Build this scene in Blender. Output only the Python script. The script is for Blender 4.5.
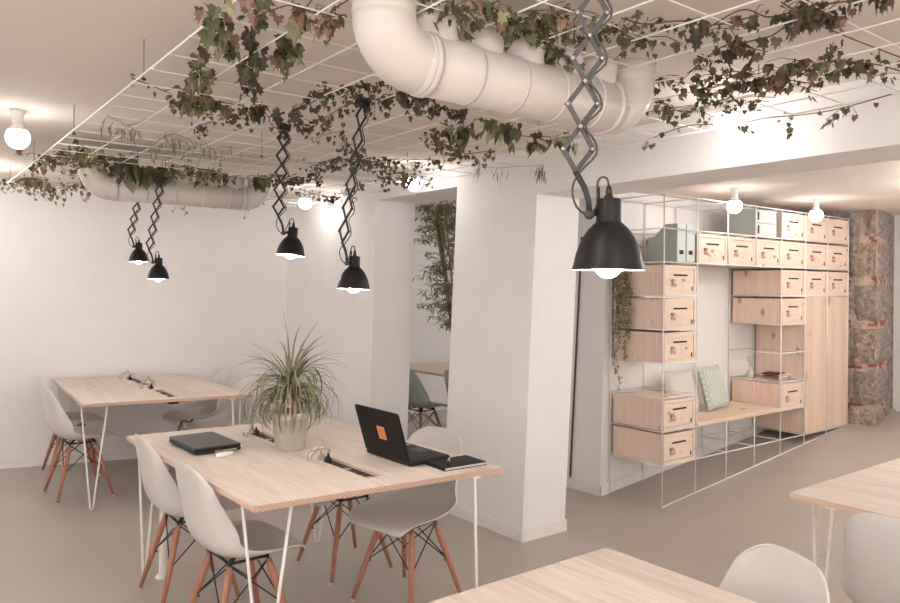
import bpy, math, random
from mathutils import Vector, Matrix, Euler
PI = math.pi
S = bpy.context.scene
for o in list(bpy.data.objects): bpy.data.objects.remove(o, do_unlink=True)
COL = S.collection

# ---------------------------------------------------------------- camera, world, exposure
YAW = math.radians(37.5)
cam_d = bpy.data.cameras.new('camera'); cam = bpy.data.objects.new('camera', cam_d); COL.objects.link(cam)
cam.location = (0, 0, 1.54)
cam.rotation_euler = (Matrix.Rotation(-YAW, 3, 'Z') @ Matrix.Rotation(PI/2, 3, 'X') @ Matrix.Rotation(math.radians(.5), 3, 'Z')).to_euler()
cam_d.sensor_width = 36; cam_d.lens = 740/900*36; cam_d.shift_y = -13/900; cam_d.clip_start = .02
S.camera = cam
w = bpy.data.worlds.new('world'); S.world = w; w.use_nodes = True
w.node_tree.nodes['Background'].inputs[0].default_value = (1, .93, .88, 1)
w.node_tree.nodes['Background'].inputs[1].default_value = .35
S.view_settings.view_transform = 'Standard'; S.view_settings.look = 'None'
S.view_settings.exposure = 2.56; S.view_settings.gamma = 1; S.view_settings.use_curve_mapping = False
BULB_E = 5.5      # ceiling globe radiance
LAMP_E = 20.0      # pendant bulb radiance
def fill_light(name, loc, rot, sx, sy, p):
    l = bpy.data.lights.new(name, 'AREA'); l.shape = 'RECTANGLE'; l.size = sx; l.size_y = sy; l.energy = p; l.color = (1, .985, .97)
    o = bpy.data.objects.new(name, l); COL.objects.link(o); o.location = loc; o.rotation_euler = rot
# unseen area lights added for fill; the window frames round them are added too
FILL_E = 15
fill_light('fill_front', (.9, -2.27, 1.45), (PI/2, 0, 0), 3.0, 1.5, FILL_E*.4)
fill_light('fill_ramp', (5.6, -2.27, 1.5), (PI/2, 0, 0), 3.0, 1.3, FILL_E*.3)
fill_light('fill_left', (-1.57, 1.4, 1.45), (PI/2, 0, -PI/2), 3.0, 1.5, FILL_E*.35)
fill_light('fill_far', (8.15, 5.8, 1.5), (PI/2, 0, PI/2), 1.6, 1.2, FILL_E*.3)
BULB_C = (1, .975, .955)

# ---------------------------------------------------------------- materials
def new_mat(name):
    m = bpy.data.materials.new(name); m.use_nodes = True
    nt = m.node_tree; b = nt.nodes['Principled BSDF']
    return m, nt, b
def plain(name, col, rough=.5, metal=0, noise=.04, scale=30, bump=0, spec=.5, trans=0):
    m, nt, b = new_mat(name)
    b.inputs['Roughness'].default_value = rough; b.inputs['Metallic'].default_value = metal
    b.inputs['Specular IOR Level'].default_value = spec
    tc = nt.nodes.new('ShaderNodeTexCoord'); n = nt.nodes.new('ShaderNodeTexNoise')
    n.inputs['Scale'].default_value = scale; n.inputs['Detail'].default_value = 4
    nt.links.new(tc.outputs['Object'], n.inputs['Vector'])
    r = nt.nodes.new('ShaderNodeValToRGB')
    r.color_ramp.elements[0].position = .3; r.color_ramp.elements[1].position = .7
    r.color_ramp.elements[0].color = tuple(c*(1-noise) for c in col)+(1,)
    r.color_ramp.elements[1].color = tuple(min(1, c*(1+noise)) for c in col)+(1,)
    nt.links.new(n.outputs['Fac'], r.inputs['Fac']); nt.links.new(r.outputs['Color'], b.inputs['Base Color'])
    if bump:
        bp = nt.nodes.new('ShaderNodeBump'); bp.inputs['Strength'].default_value = bump; bp.inputs['Distance'].default_value = .01
        nt.links.new(n.outputs['Fac'], bp.inputs['Height']); nt.links.new(bp.outputs['Normal'], b.inputs['Normal'])
    if trans: b.inputs['Subsurface Weight'].default_value = trans
    return m
def emis(name, col, e):
    m, nt, b = new_mat(name)
    b.inputs['Base Color'].default_value = (1, 1, 1, 1)
    b.inputs['Emission Color'].default_value = tuple(col)+(1,); b.inputs['Emission Strength'].default_value = e
    return m
def wood(name, c1, c2, stretch=(14, 1.2, 14), plank=0, plank_axis=0, knots=0, rough=.55, var=.0, knotcol=(.33, .13, .06)):
    """pale timber: streaky grain along the axis with the small stretch value, optional planks and knots"""
    m, nt, b = new_mat(name); N = nt.nodes.new; L = nt.links.new
    b.inputs['Roughness'].default_value = rough
    tc = N('ShaderNodeTexCoord'); oi = N('ShaderNodeObjectInfo')
    add = N('ShaderNodeVectorMath'); add.operation = 'ADD'
    sc = N('ShaderNodeVectorMath'); sc.operation = 'SCALE'; sc.inputs['Scale'].default_value = 13.0
    cx = N('ShaderNodeCombineXYZ'); L(oi.outputs['Random'], cx.inputs[0]); L(oi.outputs['Random'], cx.inputs[1]); L(oi.outputs['Random'], cx.inputs[2])
    L(cx.outputs[0], sc.inputs[0]); L(tc.outputs['Object'], add.inputs[0]); L(sc.outputs[0], add.inputs[1])
    src = add.outputs[0]
    if plank:
        sp = N('ShaderNodeSeparateXYZ'); L(tc.outputs['Object'], sp.inputs[0])
        dv = N('ShaderNodeMath'); dv.operation = 'DIVIDE'; L(sp.outputs[plank_axis], dv.inputs[0]); dv.inputs[1].default_value = plank
        fl = N('ShaderNodeMath'); fl.operation = 'FLOOR'; L(dv.outputs[0], fl.inputs[0])
        wn = N('ShaderNodeTexWhiteNoise'); wn.noise_dimensions = '1D'; L(fl.outputs[0], wn.inputs['W'])
        a2 = N('ShaderNodeVectorMath'); a2.operation = 'ADD'; s2 = N('ShaderNodeVectorMath'); s2.operation = 'SCALE'; s2.inputs['Scale'].default_value = 7
        L(wn.outputs['Color'], s2.inputs[0]); L(src, a2.inputs[0]); L(s2.outputs[0], a2.inputs[1]); src = a2.outputs[0]
    mp = N('ShaderNodeMapping'); mp.inputs['Scale'].default_value = stretch; L(src, mp.inputs['Vector'])
    n1 = N('ShaderNodeTexNoise'); n1.inputs['Scale'].default_value = 3.2; n1.inputs['Detail'].default_value = 5; n1.inputs['Distortion'].default_value = .6
    L(mp.outputs[0], n1.inputs['Vector'])
    r = N('ShaderNodeValToRGB'); r.color_ramp.elements[0].position = .33; r.color_ramp.elements[1].position = .62
    r.color_ramp.elements[0].color = tuple(c2)+(1,); r.color_ramp.elements[1].color = tuple(c1)+(1,)
    L(n1.outputs['Fac'], r.inputs['Fac']); out = r.outputs['Color']
    if plank:
        mx = N('ShaderNodeMixRGB'); mx.blend_type = 'MULTIPLY'; mx.inputs['Fac'].default_value = 1
        rr = N('ShaderNodeMapRange'); rr.inputs['To Min'].default_value = .93; rr.inputs['To Max'].default_value = 1.04; L(wn.outputs['Value'], rr.inputs['Value'])
        L(out, mx.inputs[1]); L(rr.outputs[0], mx.inputs[2]); out = mx.outputs[0]
    if knots:
        mk = N('ShaderNodeMapping'); mk.inputs['Scale'].default_value = tuple(1 if s > 5 else .55 for s in stretch); L(src, mk.inputs['Vector'])
        vo = N('ShaderNodeTexVoronoi'); vo.inputs['Scale'].default_value = knots; L(mk.outputs[0], vo.inputs['Vector'])
        kr = N('ShaderNodeValToRGB'); kr.color_ramp.elements[0].position = .07; kr.color_ramp.elements[0].color = (1, 1, 1, 1)
        kr.color_ramp.elements[1].position = .17; kr.color_ramp.elements[1].color = (0, 0, 0, 1)
        L(vo.outputs['Distance'], kr.inputs['Fac'])
        mx = N('ShaderNodeMixRGB'); mu = N('ShaderNodeMath'); mu.operation = 'MULTIPLY'; mu.inputs[1].default_value = .72
        L(kr.outputs['Color'], mu.inputs[0]); L(mu.outputs[0], mx.inputs['Fac']); L(out, mx.inputs[1]); mx.inputs[2].default_value = tuple(knotcol)+(1,)
        out = mx.outputs[0]
    L(out, b.inputs['Base Color'])
    return m
M = {}
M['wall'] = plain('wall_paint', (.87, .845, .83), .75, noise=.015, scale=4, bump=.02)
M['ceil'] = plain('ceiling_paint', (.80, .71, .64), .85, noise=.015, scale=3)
M['base'] = plain('skirting_paint', (.85, .81, .785), .4, noise=.01)
def floor_mat():
    m, nt, b = new_mat('floor_resin'); N = nt.nodes.new; L = nt.links.new
    tc = N('ShaderNodeTexCoord')
    a = N('ShaderNodeTexNoise'); a.inputs['Scale'].default_value = 1.4; a.inputs['Detail'].default_value = 6; L(tc.outputs['Object'], a.inputs['Vector'])
    r = N('ShaderNodeValToRGB'); r.color_ramp.elements[0].position = .3; r.color_ramp.elements[1].position = .72
    r.color_ramp.elements[0].color = (.435, .382, .335, 1); r.color_ramp.elements[1].color = (.49, .432, .382, 1)
    L(a.outputs['Fac'], r.inputs['Fac'])
    v = N('ShaderNodeTexVoronoi'); v.inputs['Scale'].default_value = 5.5; L(tc.outputs['Object'], v.inputs['Vector'])
    vr = N('ShaderNodeValToRGB'); vr.color_ramp.elements[0].position = .012; vr.color_ramp.elements[0].color = (.45, .45, .45, 1); vr.color_ramp.elements[1].position = .03; vr.color_ramp.elements[1].color = (1, 1, 1, 1)
    L(v.outputs['Distance'], vr.inputs['Fac'])
    mx = N('ShaderNodeMixRGB'); mx.blend_type = 'MULTIPLY'; mx.inputs[0].default_value = 1; L(r.outputs[0], mx.inputs[1]); L(vr.outputs[0], mx.inputs[2])
    L(mx.outputs[0], b.inputs['Base Color']); b.inputs['Roughness'].default_value = .42
    return m
M['floor'] = floor_mat()
M['top'] = wood('pale_pine_board', (.78, .685, .60), (.675, .55, .445), (16, 1.0, 16), plank=.11, plank_axis=0)
M['edge'] = wood('pine_board_side', (.76, .56, .43), (.66, .45, .33), (16, 1.0, 40))
def endgrain():
    m, nt, b = new_mat('pine_end_grain'); N = nt.nodes.new; L = nt.links.new
    tc = N('ShaderNodeTexCoord'); mp = N('ShaderNodeMapping'); mp.inputs['Rotation'].default_value = (0, .9, 0)
    L(tc.outputs['Object'], mp.inputs['Vector'])
    wv = N('ShaderNodeTexWave'); wv.inputs['Scale'].default_value = 34; wv.inputs['Distortion'].default_value = 9; wv.inputs['Detail'].default_value = 2; wv.inputs['Detail Scale'].default_value = .6
    L(mp.outputs[0], wv.inputs['Vector'])
    r = N('ShaderNodeValToRGB'); r.color_ramp.elements[0].color = (.47, .28, .20, 1); r.color_ramp.elements[1].color = (.70, .49, .37, 1)
    L(wv.outputs['Fac'], r.inputs['Fac']); L(r.outputs[0], b.inputs['Base Color']); b.inputs['Roughness'].default_value = .7
    return m
M['end'] = endgrain()
M['box'] = wood('locker_pine', (.89, .70, .58), (.81, .60, .475), (18, 18, 1.3), knots=7.0)
M['boxfront'] = wood('locker_pine_front', (.84, .68, .55), (.78, .59, .46), (2, 14, 16), knots=9)
M['bench'] = wood('bench_pine', (.84, .655, .51), (.76, .55, .41), (1.2, 18, 18), knots=5.0)
M['door'] = wood('cupboard_pine', (.80, .62, .49), (.72, .53, .41), (18, 18, 1.0), plank=.07, plank_axis=0, knots=4.5)
M['leg'] = wood('salmon_beech', (.52, .235, .15), (.42, .175, .105), (20, 20, 2), rough=.45)
M['shell'] = plain('white_plastic_shell', (.71, .67, .635), .38, noise=.008)
M['gshell'] = plain('sage_green_plastic', (.40, .45, .405), .4, noise=.01)
M['black'] = plain('black_metal', (.016, .014, .014), .38, noise=.1)
M['shade'] = plain('black_enamel', (.012, .010, .010), .42, noise=.05, spec=.3)
M['inner'] = plain('white_enamel_inside', (.8, .78, .75), .4)
M['grey'] = plain('grey_steel', (.055, .047, .044), .45, 0, noise=.05)
M['white_metal'] = plain('white_powder_coat', (.88, .84, .80), .45, noise=.01)
M['pvc'] = plain('white_pvc', (.68, .61, .56), .35, noise=.02, scale=8)
M['plastic_black'] = plain('black_plastic', (.015, .013, .012), .5, noise=.08, spec=.3)
M['lid'] = plain('matte_black_lid', (.010, .008, .0075), .55, noise=.12, scale=200, spec=.25)
M['glossy'] = plain('glossy_dark_lid', (.03, .025, .024), .3, noise=.1, spec=.35)
M['key'] = plain('keyboard_black', (.03, .027, .026), .6)
M['silver'] = plain('silver', (.55, .50, .47), .35, .8)
M['orange'] = plain('orange_sticker', (.72, .27, .11), .6, noise=.03)
M['sticker_ink'] = plain('sticker_ink', (.40, .12, .05), .6)
M['screen'] = plain('dark_screen', (.02, .02, .022), .12)
M['mouse'] = plain('white_mouse', (.75, .72, .69), .25)
M['pot'] = plain('galvanised_pot', (.60, .555, .50), .42, .35, noise=.06, scale=12)
M['soil'] = plain('soil', (.05, .03, .022), .9, noise=.4, scale=80)
M['blade'] = plain('dracaena_green', (.12, .14, .06), .42, noise=.35, scale=9)
M['blade2'] = plain('dracaena_light', (.25, .24, .11), .42, noise=.3, scale=9)
M['blade3'] = plain('dracaena_edge', (.30, .22, .13), .45, noise=.2, scale=9)
M['cable_grey'] = plain('grey_cable', (.40, .35, .31), .5)
M['cable_white'] = plain('white_cable', (.72, .66, .61), .45)
M['teal'] = plain('sage_cardboard', (.40, .45, .41), .7, noise=.03)
M['teal_light'] = plain('pale_sage_spine', (.58, .66, .615), .6, noise=.02)
M['dark_hole'] = plain('dark_slot', (.03, .014, .01), .8)
M['tag'] = plain('round_tag', (.72, .44, .32), .6)
M['ring'] = plain('key_ring', (.46, .33, .26), .4, .5)
M['bag_brown'] = plain('stamped_ink', (.45, .23, .16), .7)
M['glass_bulb'] = emis('lit_globe', BULB_C, BULB_E)
M['fill_bulb'] = emis('lit_fill_globe', BULB_C, BULB_E*2.6)  # brighter glow for the fill globes added out of view
M['lamp_bulb'] = emis('lit_lamp_bulb', (1, .96, .93), LAMP_E)
M['rod'] = plain('zinc_rod', (.30, .27, .25), .5)
M['ceramic'] = plain('white_ceramic', (.8, .76, .72), .3)
M['stem'] = plain('vine_stem', (.17, .085, .055), .7, noise=.3)
M['stemg'] = plain('green_stem', (.20, .17, .08), .6, noise=.3)
LEAF = {
 'g1': (.115, .12, .05), 'g2': (.19, .185, .09), 'g3': (.31, .29, .15), 'd1': (.065, .055, .033), 'd2': (.10, .075, .048),
 'b1': (.16, .085, .06), 'b2': (.27, .155, .11), 'b3': (.42, .26, .19), 'c1': (.58, .50, .34), 'c2': (.58, .40, .31), 'gr': (.24, .21, .13)}
for k, c in LEAF.items(): M['leaf_'+k] = plain('leaf_'+k, c, .5, noise=.25, scale=25)
PAL = {'olive': 'g1 g1 g2 g2 g3 d1 b1 b2 g2'.split(), 'dark': 'd1 d2 d1 g1 d2 b1 d2 g1'.split(), 'brown': 'b1 b2 b3 b2 g2 b3'.split(),
       'brown2': 'd2 d2 b1 d1 g1 b1 b2 g1 g2'.split(), 'pink': 'c1 c2 g2 g3 b2 b3 c1 g2 b2'.split(), 'olive2': 'g1 g2 g2 g3 c1 b2 g2 g1 b1'.split(),
       'vari': 'g1 g1 g2 g3 g1 d1 g2 c1'.split(), 'grass': 'gr gr g2 d2'.split(), 'heart': 'g1 d1 g1 g2'.split(), 'bamboo': 'g3 g2 g3 g3 gr'.split(), 'pearl': 'g3 g3 gr c1'.split()}
def fabric(name, base, dot, scale):
    m, nt, b = new_mat(name); N = nt.nodes.new; L = nt.links.new
    b.inputs['Roughness'].default_value = .9
    tc = N('ShaderNodeTexCoord'); mp = N('ShaderNodeMapping'); mp.inputs['Scale'].default_value = (scale, 0, scale); mp.inputs['Rotation'].default_value = (0, PI/4, 0)
    L(tc.outputs['Object'], mp.inputs[0])
    fr = N('ShaderNodeVectorMath'); fr.operation = 'FRACTION'; L(mp.outputs[0], fr.inputs[0])
    sb = N('ShaderNodeVectorMath'); sb.operation = 'SUBTRACT'; sb.inputs[1].default_value = (.5, 0, .5); L(fr.outputs[0], sb.inputs[0])
    ln = N('ShaderNodeVectorMath'); ln.operation = 'LENGTH'; L(sb.outputs[0], ln.inputs[0])
    r = N('ShaderNodeValToRGB'); r.color_ramp.elements[0].position = .22; r.color_ramp.elements[0].color = tuple(dot)+(1,)
    r.color_ramp.elements[1].position = .27; r.color_ramp.elements[1].color = tuple(base)+(1,)
    L(ln.outputs['Value'], r.inputs['Fac']); L(r.outputs[0], b.inputs['Base Color'])
    return m
M['pil_green'] = fabric('green_dotted_cloth', (.52, .56, .50), (.70, .70, .64), 30)
M['pil_white'] = fabric('cream_dotted_cloth', (.70, .65, .60), (.60, .55, .50), 45)
def stone_mat(name, cols, scale):
    m, nt, b = new_mat(name); N = nt.nodes.new; L = nt.links.new
    tc = N('ShaderNodeTexCoord')
    a = N('ShaderNodeTexNoise'); a.inputs['Scale'].default_value = scale; a.inputs['Detail'].default_value = 8; a.inputs['Roughness'].default_value = .7; L(tc.outputs['Object'], a.inputs['Vector'])
    r = N('ShaderNodeValToRGB'); e = r.color_ramp.elements; e[0].position = .32; e[1].position = .68
    e[0].color = tuple(cols[0])+(1,); e[1].color = tuple(cols[2])+(1,); k = e.new(.5); k.color = tuple(cols[1])+(1,)
    L(a.outputs['Fac'], r.inputs['Fac']); L(r.outputs[0], b.inputs['Base Color']); b.inputs['Roughness'].default_value = .9
    v = N('ShaderNodeTexNoise'); v.inputs['Scale'].default_value = 38; v.inputs['Detail'].default_value = 4; L(tc.outputs['Object'], v.inputs['Vector'])
    bp = N('ShaderNodeBump'); bp.inputs['Strength'].default_value = .9; bp.inputs['Distance'].default_value = .03; L(v.outputs['Fac'], bp.inputs['Height']); L(bp.outputs[0], b.inputs['Normal'])
    return m
M['granite'] = stone_mat('rough_granite', [(.17, .125, .10), (.38, .285, .225), (.66, .52, .42)], 22)
M['granite2'] = stone_mat('grey_granite', [(.16, .135, .125), (.33, .275, .25), (.54, .45, .40)], 26)
M['mortar'] = stone_mat('lime_mortar', [(.36, .27, .21), (.52, .40, .32), (.68, .54, .45)], 14)
M['brick'] = stone_mat('red_brick_chip', [(.22, .07, .04), (.36, .12, .075), (.42, .18, .12)], 30)

# ---------------------------------------------------------------- mesh helpers
class MB:
    def __init__(s): s.v = []; s.f = []; s.m = []; s.mats = []; s.smooth = []
    def mi(s, mat):
        if mat not in s.mats: s.mats.append(mat)
        return s.mats.index(mat)
    def add(s, vs, fs, mat, smooth=False):
        n = len(s.v); k = s.mi(mat); s.v += [tuple(v) for v in vs]
        for f in fs: s.f.append(tuple(i+n for i in f)); s.m.append(k); s.smooth.append(smooth)
    def prism(s, b, t, mat):     # bottom ring (ccw from above), top ring
        n = len(b); fs = [tuple(range(n))[::-1], tuple(range(n, 2*n))]
        for i in range(n): j = (i+1) % n; fs.append((i, j, n+j, n+i))
        s.add(list(b)+list(t), fs, mat)
    def box(s, x0, x1, y0, y1, z0, z1, mat, T=None):
        b = [(x0, y0, z0), (x1, y0, z0), (x1, y1, z0), (x0, y1, z0)]; t = [(x, y, z1) for x, y, _ in b]
        if T: b = [T @ Vector(p) for p in b]; t = [T @ Vector(p) for p in t]
        s.prism(b, t, mat)
    def bevbox(s, x0, x1, y0, y1, z0, z1, r, mat, seg=3, T=None, flat=False):
        """box with rounded vertical corners and softened rims"""
        def ring(ins, z):
            out = []
            rr = max(r-ins, .0005)
            for cx, cy, a0 in ((x1-r, y0+r, -PI/2), (x1-r, y1-r, 0), (x0+r, y1-r, PI/2), (x0+r, y0+r, PI)):
                for k in range(seg+1):
                    a = a0+PI/2*k/seg; out.append(Vector((cx+rr*math.cos(a), cy+rr*math.sin(a), z)))
            return out
        e = 0 if flat else min(r*.5, (z1-z0)*.3)
        rs = [ring(0, z0), ring(0, z1)] if flat else [ring(e, z0), ring(0, z0+e), ring(0, z1-e), ring(e, z1)]
        n = len(rs[0]); vs = [p for q in rs for p in q]
        if T: vs = [T @ p for p in vs]
        fs = [tuple(range(n))[::-1], tuple(range((len(rs)-1)*n, len(rs)*n))]
        for a in range(len(rs)-1):
            for i in range(n): j = (i+1) % n; fs.append((a*n+i, a*n+j, (a+1)*n+j, (a+1)*n+i))
        s.add(vs, fs, mat)
    def tube(s, pts, rad, mat, n=8, caps=True, smooth=True, closed=False):
        pts = [Vector(p) for p in pts]; m = len(pts)
        rads = rad if isinstance(rad, (list, tuple)) else [rad]*m
        vs = []; prev = None
        for i, p in enumerate(pts):
            if closed: d = pts[(i+1) % m]-pts[i-1]
            else: d = (pts[min(i+1, m-1)]-pts[max(i-1, 0)])
            d.normalize()
            if prev is None:
                u = d.orthogonal().normalized()
            else:
                u = (prev-d*prev.dot(d))
                u = u.normalized() if u.length > 1e-6 else d.orthogonal().normalized()
            prev = u; w_ = d.cross(u)
            for k in range(n):
                a = 2*PI*k/n; vs.append(p+(u*math.cos(a)+w_*math.sin(a))*rads[i])
        fs = []
        for i in range(m if closed else m-1):
            i2 = (i+1) % m
            for k in range(n): j = (k+1) % n; fs.append((i*n+k, i*n+j, i2*n+j, i2*n+k))
        if caps and not closed: fs += [tuple(range(n))[::-1], tuple(range((m-1)*n, m*n))]
        s.add(vs, fs, mat, smooth)
    def lathe(s, prof, mat, c=(0, 0, 0), n=24, smooth=True, T=None, cap0=False, cap1=False):
        vs = []
        for r, z in prof:
            for k in range(n):
                a = 2*PI*k/n; vs.append(Vector((c[0]+r*math.cos(a), c[1]+r*math.sin(a), c[2]+z)))
        if T: vs = [T @ v for v in vs]
        fs = []
        for i in range(len(prof)-1):
            for k in range(n): j = (k+1) % n; fs.append((i*n+k, i*n+j, (i+1)*n+j, (i+1)*n+k))
        if cap0: fs.append(tuple(range(n))[::-1])
        if cap1: m = len(prof)-1; fs.append(tuple(range(m*n, m*n+n)))
        s.add(vs, fs, mat, smooth)
    def build(s, name, parent=None, loc=None):
        me = bpy.data.meshes.new(name); me.from_pydata(s.v, [], s.f); 
        for m in s.mats: me.materials.append(m if not isinstance(m, str) else M[m])
        for p, k, sm in zip(me.polygons, s.m, s.smooth): p.material_index = k; p.use_smooth = sm
        me.update(); o = bpy.data.objects.new(name, me); COL.objects.link(o)
        if parent: o.parent = parent
        if loc: o.location = loc
        return o
def thing(name, label, cat, loc=(0, 0, 0), rz=0, group=None):
    o = bpy.data.objects.new(name, None); COL.objects.link(o); o.location = loc; o.rotation_euler = (0, 0, rz)
    o.empty_display_size = .1
    return tag(o, label, cat, group)
def tag(o, label, cat, group=None):
    o['label'] = label; o['category'] = cat
    if group: o['group'] = group
    return o
def struct(o): o['kind'] = 'structure'; return o
def dup(root, loc, rz, label, group=None):
    def cp(o, par):
        c = o.copy(); COL.objects.link(c); c.parent = par
        for ch in [x for x in KIDS.get(o.name, [])]: KIDS.setdefault(c.name, []).append(cp(ch, c))
        return c
    r = cp(root, None); r.location = loc; r.rotation_euler = (0, 0, rz); r['label'] = label
    if group: r['group'] = group
    return r
KIDS = {}
def reg(root):
    """remember the children of a finished prototype so that copies can be made of them"""
    def walk(o):
        KIDS[o.name] = [c for c in bpy.data.objects if c.parent == o]
        for c in KIDS[o.name]: walk(c)
    walk(root); return root

# ---------------------------------------------------------------- the room
ZC = 2.39; ZS = 2.30; ZG = 2.26
mb = MB(); mb.box(-1.7, 9, -2.4, 8.4, -.1, 0, 'floor'); struct(mb.build('floor'))
RX0, RX1, RS = 4.33, 7.13, .30/2.80
mb = MB()
mb.prism([(RX0, -2.3, -.05), (8.6, -2.3, -.05), (8.6, 3.70, -.05), (RX0, 3.70, -.05)],
         [(RX0, -2.3, .0015), (8.6, -2.3, RS*(8.6-RX0)), (8.6, 3.70, RS*(8.6-RX0)), (RX0, 3.70, .0015)], 'floor')
struct(mb.build('floor_ramp'))
def wall(name, b, t, mat='wall'):
    mb = MB(); mb.prism(b, t, mat); return struct(mb.build(name))
def vwall(name, pts, z0, z1, mat='wall'): return wall(name, [(x, y, z0) for x, y in pts], [(x, y, z1) for x, y in pts], mat)
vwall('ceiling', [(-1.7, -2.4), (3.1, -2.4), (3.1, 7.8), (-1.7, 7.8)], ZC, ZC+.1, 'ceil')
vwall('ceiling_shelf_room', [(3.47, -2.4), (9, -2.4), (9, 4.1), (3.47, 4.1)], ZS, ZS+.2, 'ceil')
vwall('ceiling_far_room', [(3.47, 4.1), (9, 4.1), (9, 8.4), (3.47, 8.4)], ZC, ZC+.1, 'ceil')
# rear wall of the main room runs slightly askew
def yb(x): return 7.16-(x-.93)*.2396
vwall('wall_back', [(-1.7, yb(-1.7)), (3.1, yb(3.1)), (3.1, yb(3.1)+.3), (-1.7, yb(-1.7)+.3)], 0, ZC)
vwall('wall_left', [(-1.7, -2.4), (-1.6, -2.4), (-1.6, 7.8), (-1.7, 7.8)], 0, ZC)
vwall('wall_front', [(-1.6, -2.4), (9, -2.4), (9, -2.3), (-1.6, -2.3)], 0, ZC)
# pier between the main room and the rooms behind, leaning slightly as in the old building
def ylean(yb_, yt, z): return yb_+(yt-yb_)*z/2.11
def leanwall(name, ya0, ya1, yb0, yb1, z0=0, z1=ZC, x0=3.1, x1=3.47):
    A = lambda z: (ylean(ya0, ya1, z), ylean(yb0, yb1, z))
    a, b = A(z0), A(z1)
    return wall(name, [(x0, a[0], z0), (x1, a[0], z0), (x1, a[1], z0), (x0, a[1], z0)], [(x0, b[0], z1), (x1, b[0], z1), (x1, b[1], z1), (x0, b[1], z1)])
leanwall('wall_pier', 3.30, 3.195, 4.10, 3.975)
leanwall('wall_partition', 5.10, 5.01, 7.9, 7.9)
# lintels
y0, y1 = ylean(4.10, 3.975, 2.235), ylean(5.10, 5.01, 2.235)
Y0, Y1 = ylean(4.10, 3.975, ZC), ylean(5.10, 5.01, ZC)
wall('wall_door_lintel', [(3.1, y0, 2.235), (3.47, y0, 2.235), (3.47, y1, 2.235), (3.1, y1, 2.235)], [(3.1, Y0, ZC), (3.47, Y0, ZC), (3.47, Y1, ZC), (3.1, Y1, ZC)])
y0, Y0 = ylean(3.30, 3.195, 2.11), ylean(3.30, 3.195, ZC)
wall('wall_beam', [(3.1, -2.3, 2.11), (3.47, -2.3, 2.11), (3.47, y0, 2.11), (3.1, y0, 2.11)], [(3.1, -2.3, ZC), (3.47, -2.3, ZC), (3.47, Y0, ZC), (3.1, Y0, ZC)])
# wall behind the shelving, with its end face towards the camera
wall('wall_shelf_side', [(4.265, 3.70, 0), (7.6, 3.70, 0), (7.6, 4.06, 0), (4.265, 4.06, 0)], [(4.335, 3.70, ZC), (7.6, 3.70, ZC), (7.6, 4.0, ZC), (4.335, 4.0, ZC)])
vwall('wall_far_room', [(3.47, 7.5), (9, 7.5), (9, 7.6), (3.47, 7.6)], 0, ZC)
vwall('wall_far_side', [(8.2, 4.06), (8.3, 4.06), (8.3, 7.5), (8.2, 7.5)], 0, ZC)
# right-hand end: stone wall, its reveal and a door beyond
def stone_wall():
    mb = MB(); rnd = random.Random(5)
    hs = [.0, .47, .84, 1.24, 1.64, 2.02, 2.45]
    rows = []
    for i in range(6):
        ys = [-2.45 if False else 1.35]
        y = 3.7-rnd.uniform(.05, .5); e = [3.75]
        while y > 1.3: e.append(y); y -= rnd.uniform(.38, .62)
        rows.append(e+[1.2])
    from mathutils import noise
    def info(y, z):
        k = max(i for i in range(6) if z >= hs[i]-1e-6)
        e = rows[k]; ed = min(abs(y-q) for q in e); zd = min(z-hs[k], hs[k+1]-z)
        col = sum(1 for q in e if q > y)
        jy = .03*noise.noise((y*7, z*7, 3)); d = min(ed+jy*.6, zd+jy)
        blk = k*10+col
        prot = .03*min(1, max(0, (d-.03)/.05)) + .012*noise.noise((y*14, z*14, 0)) + .015*noise.noise((y*5, z*5, blk))
        mat = 'mortar' if d < .03 else ('granite' if random.Random(blk*7).random() < .6 else 'granite2')
        if zd < .04 and noise.noise((y*7.2, k*3.3, 9)) > .20 and zd < .026: mat = 'brick'
        return prot, mat
    st = .025; ny = int((3.7-3.0)/st); nz = int((2.34-.2)/st)
    vs = []; fs = []; ms = []
    for i in range(ny+1):
        for j in range(nz+1):
            y = 3.0+i*st; z = .2+j*st; p, _ = info(y, z); vs.append((7.235-p, y, z))
    # reveal returning into the depth of the wall
    nx = int(.55/st)
    mb.add(vs, [], 'granite')
    for i in range(ny):
        for j in range(nz):
            a = i*(nz+1)+j
            _, m = info(3.0+(i+.5)*st, .2+(j+.5)*st)
            mb.f.append((a, a+1, a+nz+2, a+nz+1)); mb.m.append(mb.mi(m)); mb.smooth.append(True)
    n0 = len(mb.v)
    for i in range(nx+1):
        for j in range(nz+1):
            z = .2+j*st; x = 7.235+i*st; p, _ = info(i*st*1.0+1.9, z); q = vs[j][0]
            mb.v.append((q if i == 0 else x, 3.0-(0 if i == 0 else p-.012)+.12*i/nx, z))
    for i in range(nx):
        for j in range(nz):
            a = n0+i*(nz+1)+j; _, m = info((i+.5)*st+1.9, .2+(j+.5)*st)
            mb.f.append((a, a+nz+1, a+nz+2, a+1)); mb.m.append(mb.mi('granite2' if m == 'granite' else m)); mb.smooth.append(True)
    return mb
struct(stone_wall().build('wall_stone'))
vwall('wall_right', [(8.4, -2.3), (8.5, -2.3), (8.5, 3.66), (8.4, 3.66)], 0, ZS)
vwall('wall_right_reveal', [(7.95, -2.3), (8.4, -2.3), (8.4, 3.66), (7.95, 3.66)], 0, ZS)
vwall('wall_right_recess', [(7.27, 3.12), (7.95, 3.14), (7.95, 3.66), (7.27, 3.66)], 0, ZS, 'granite2')
mb = MB(); mb.box(7.9, 7.95, 2.0, 3.02, .37, 2.2, 'door'); mb.box(7.87, 7.95, 1.95, 3.08, .34, .40, 'base'); struct(mb.build('door_1'))
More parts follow.
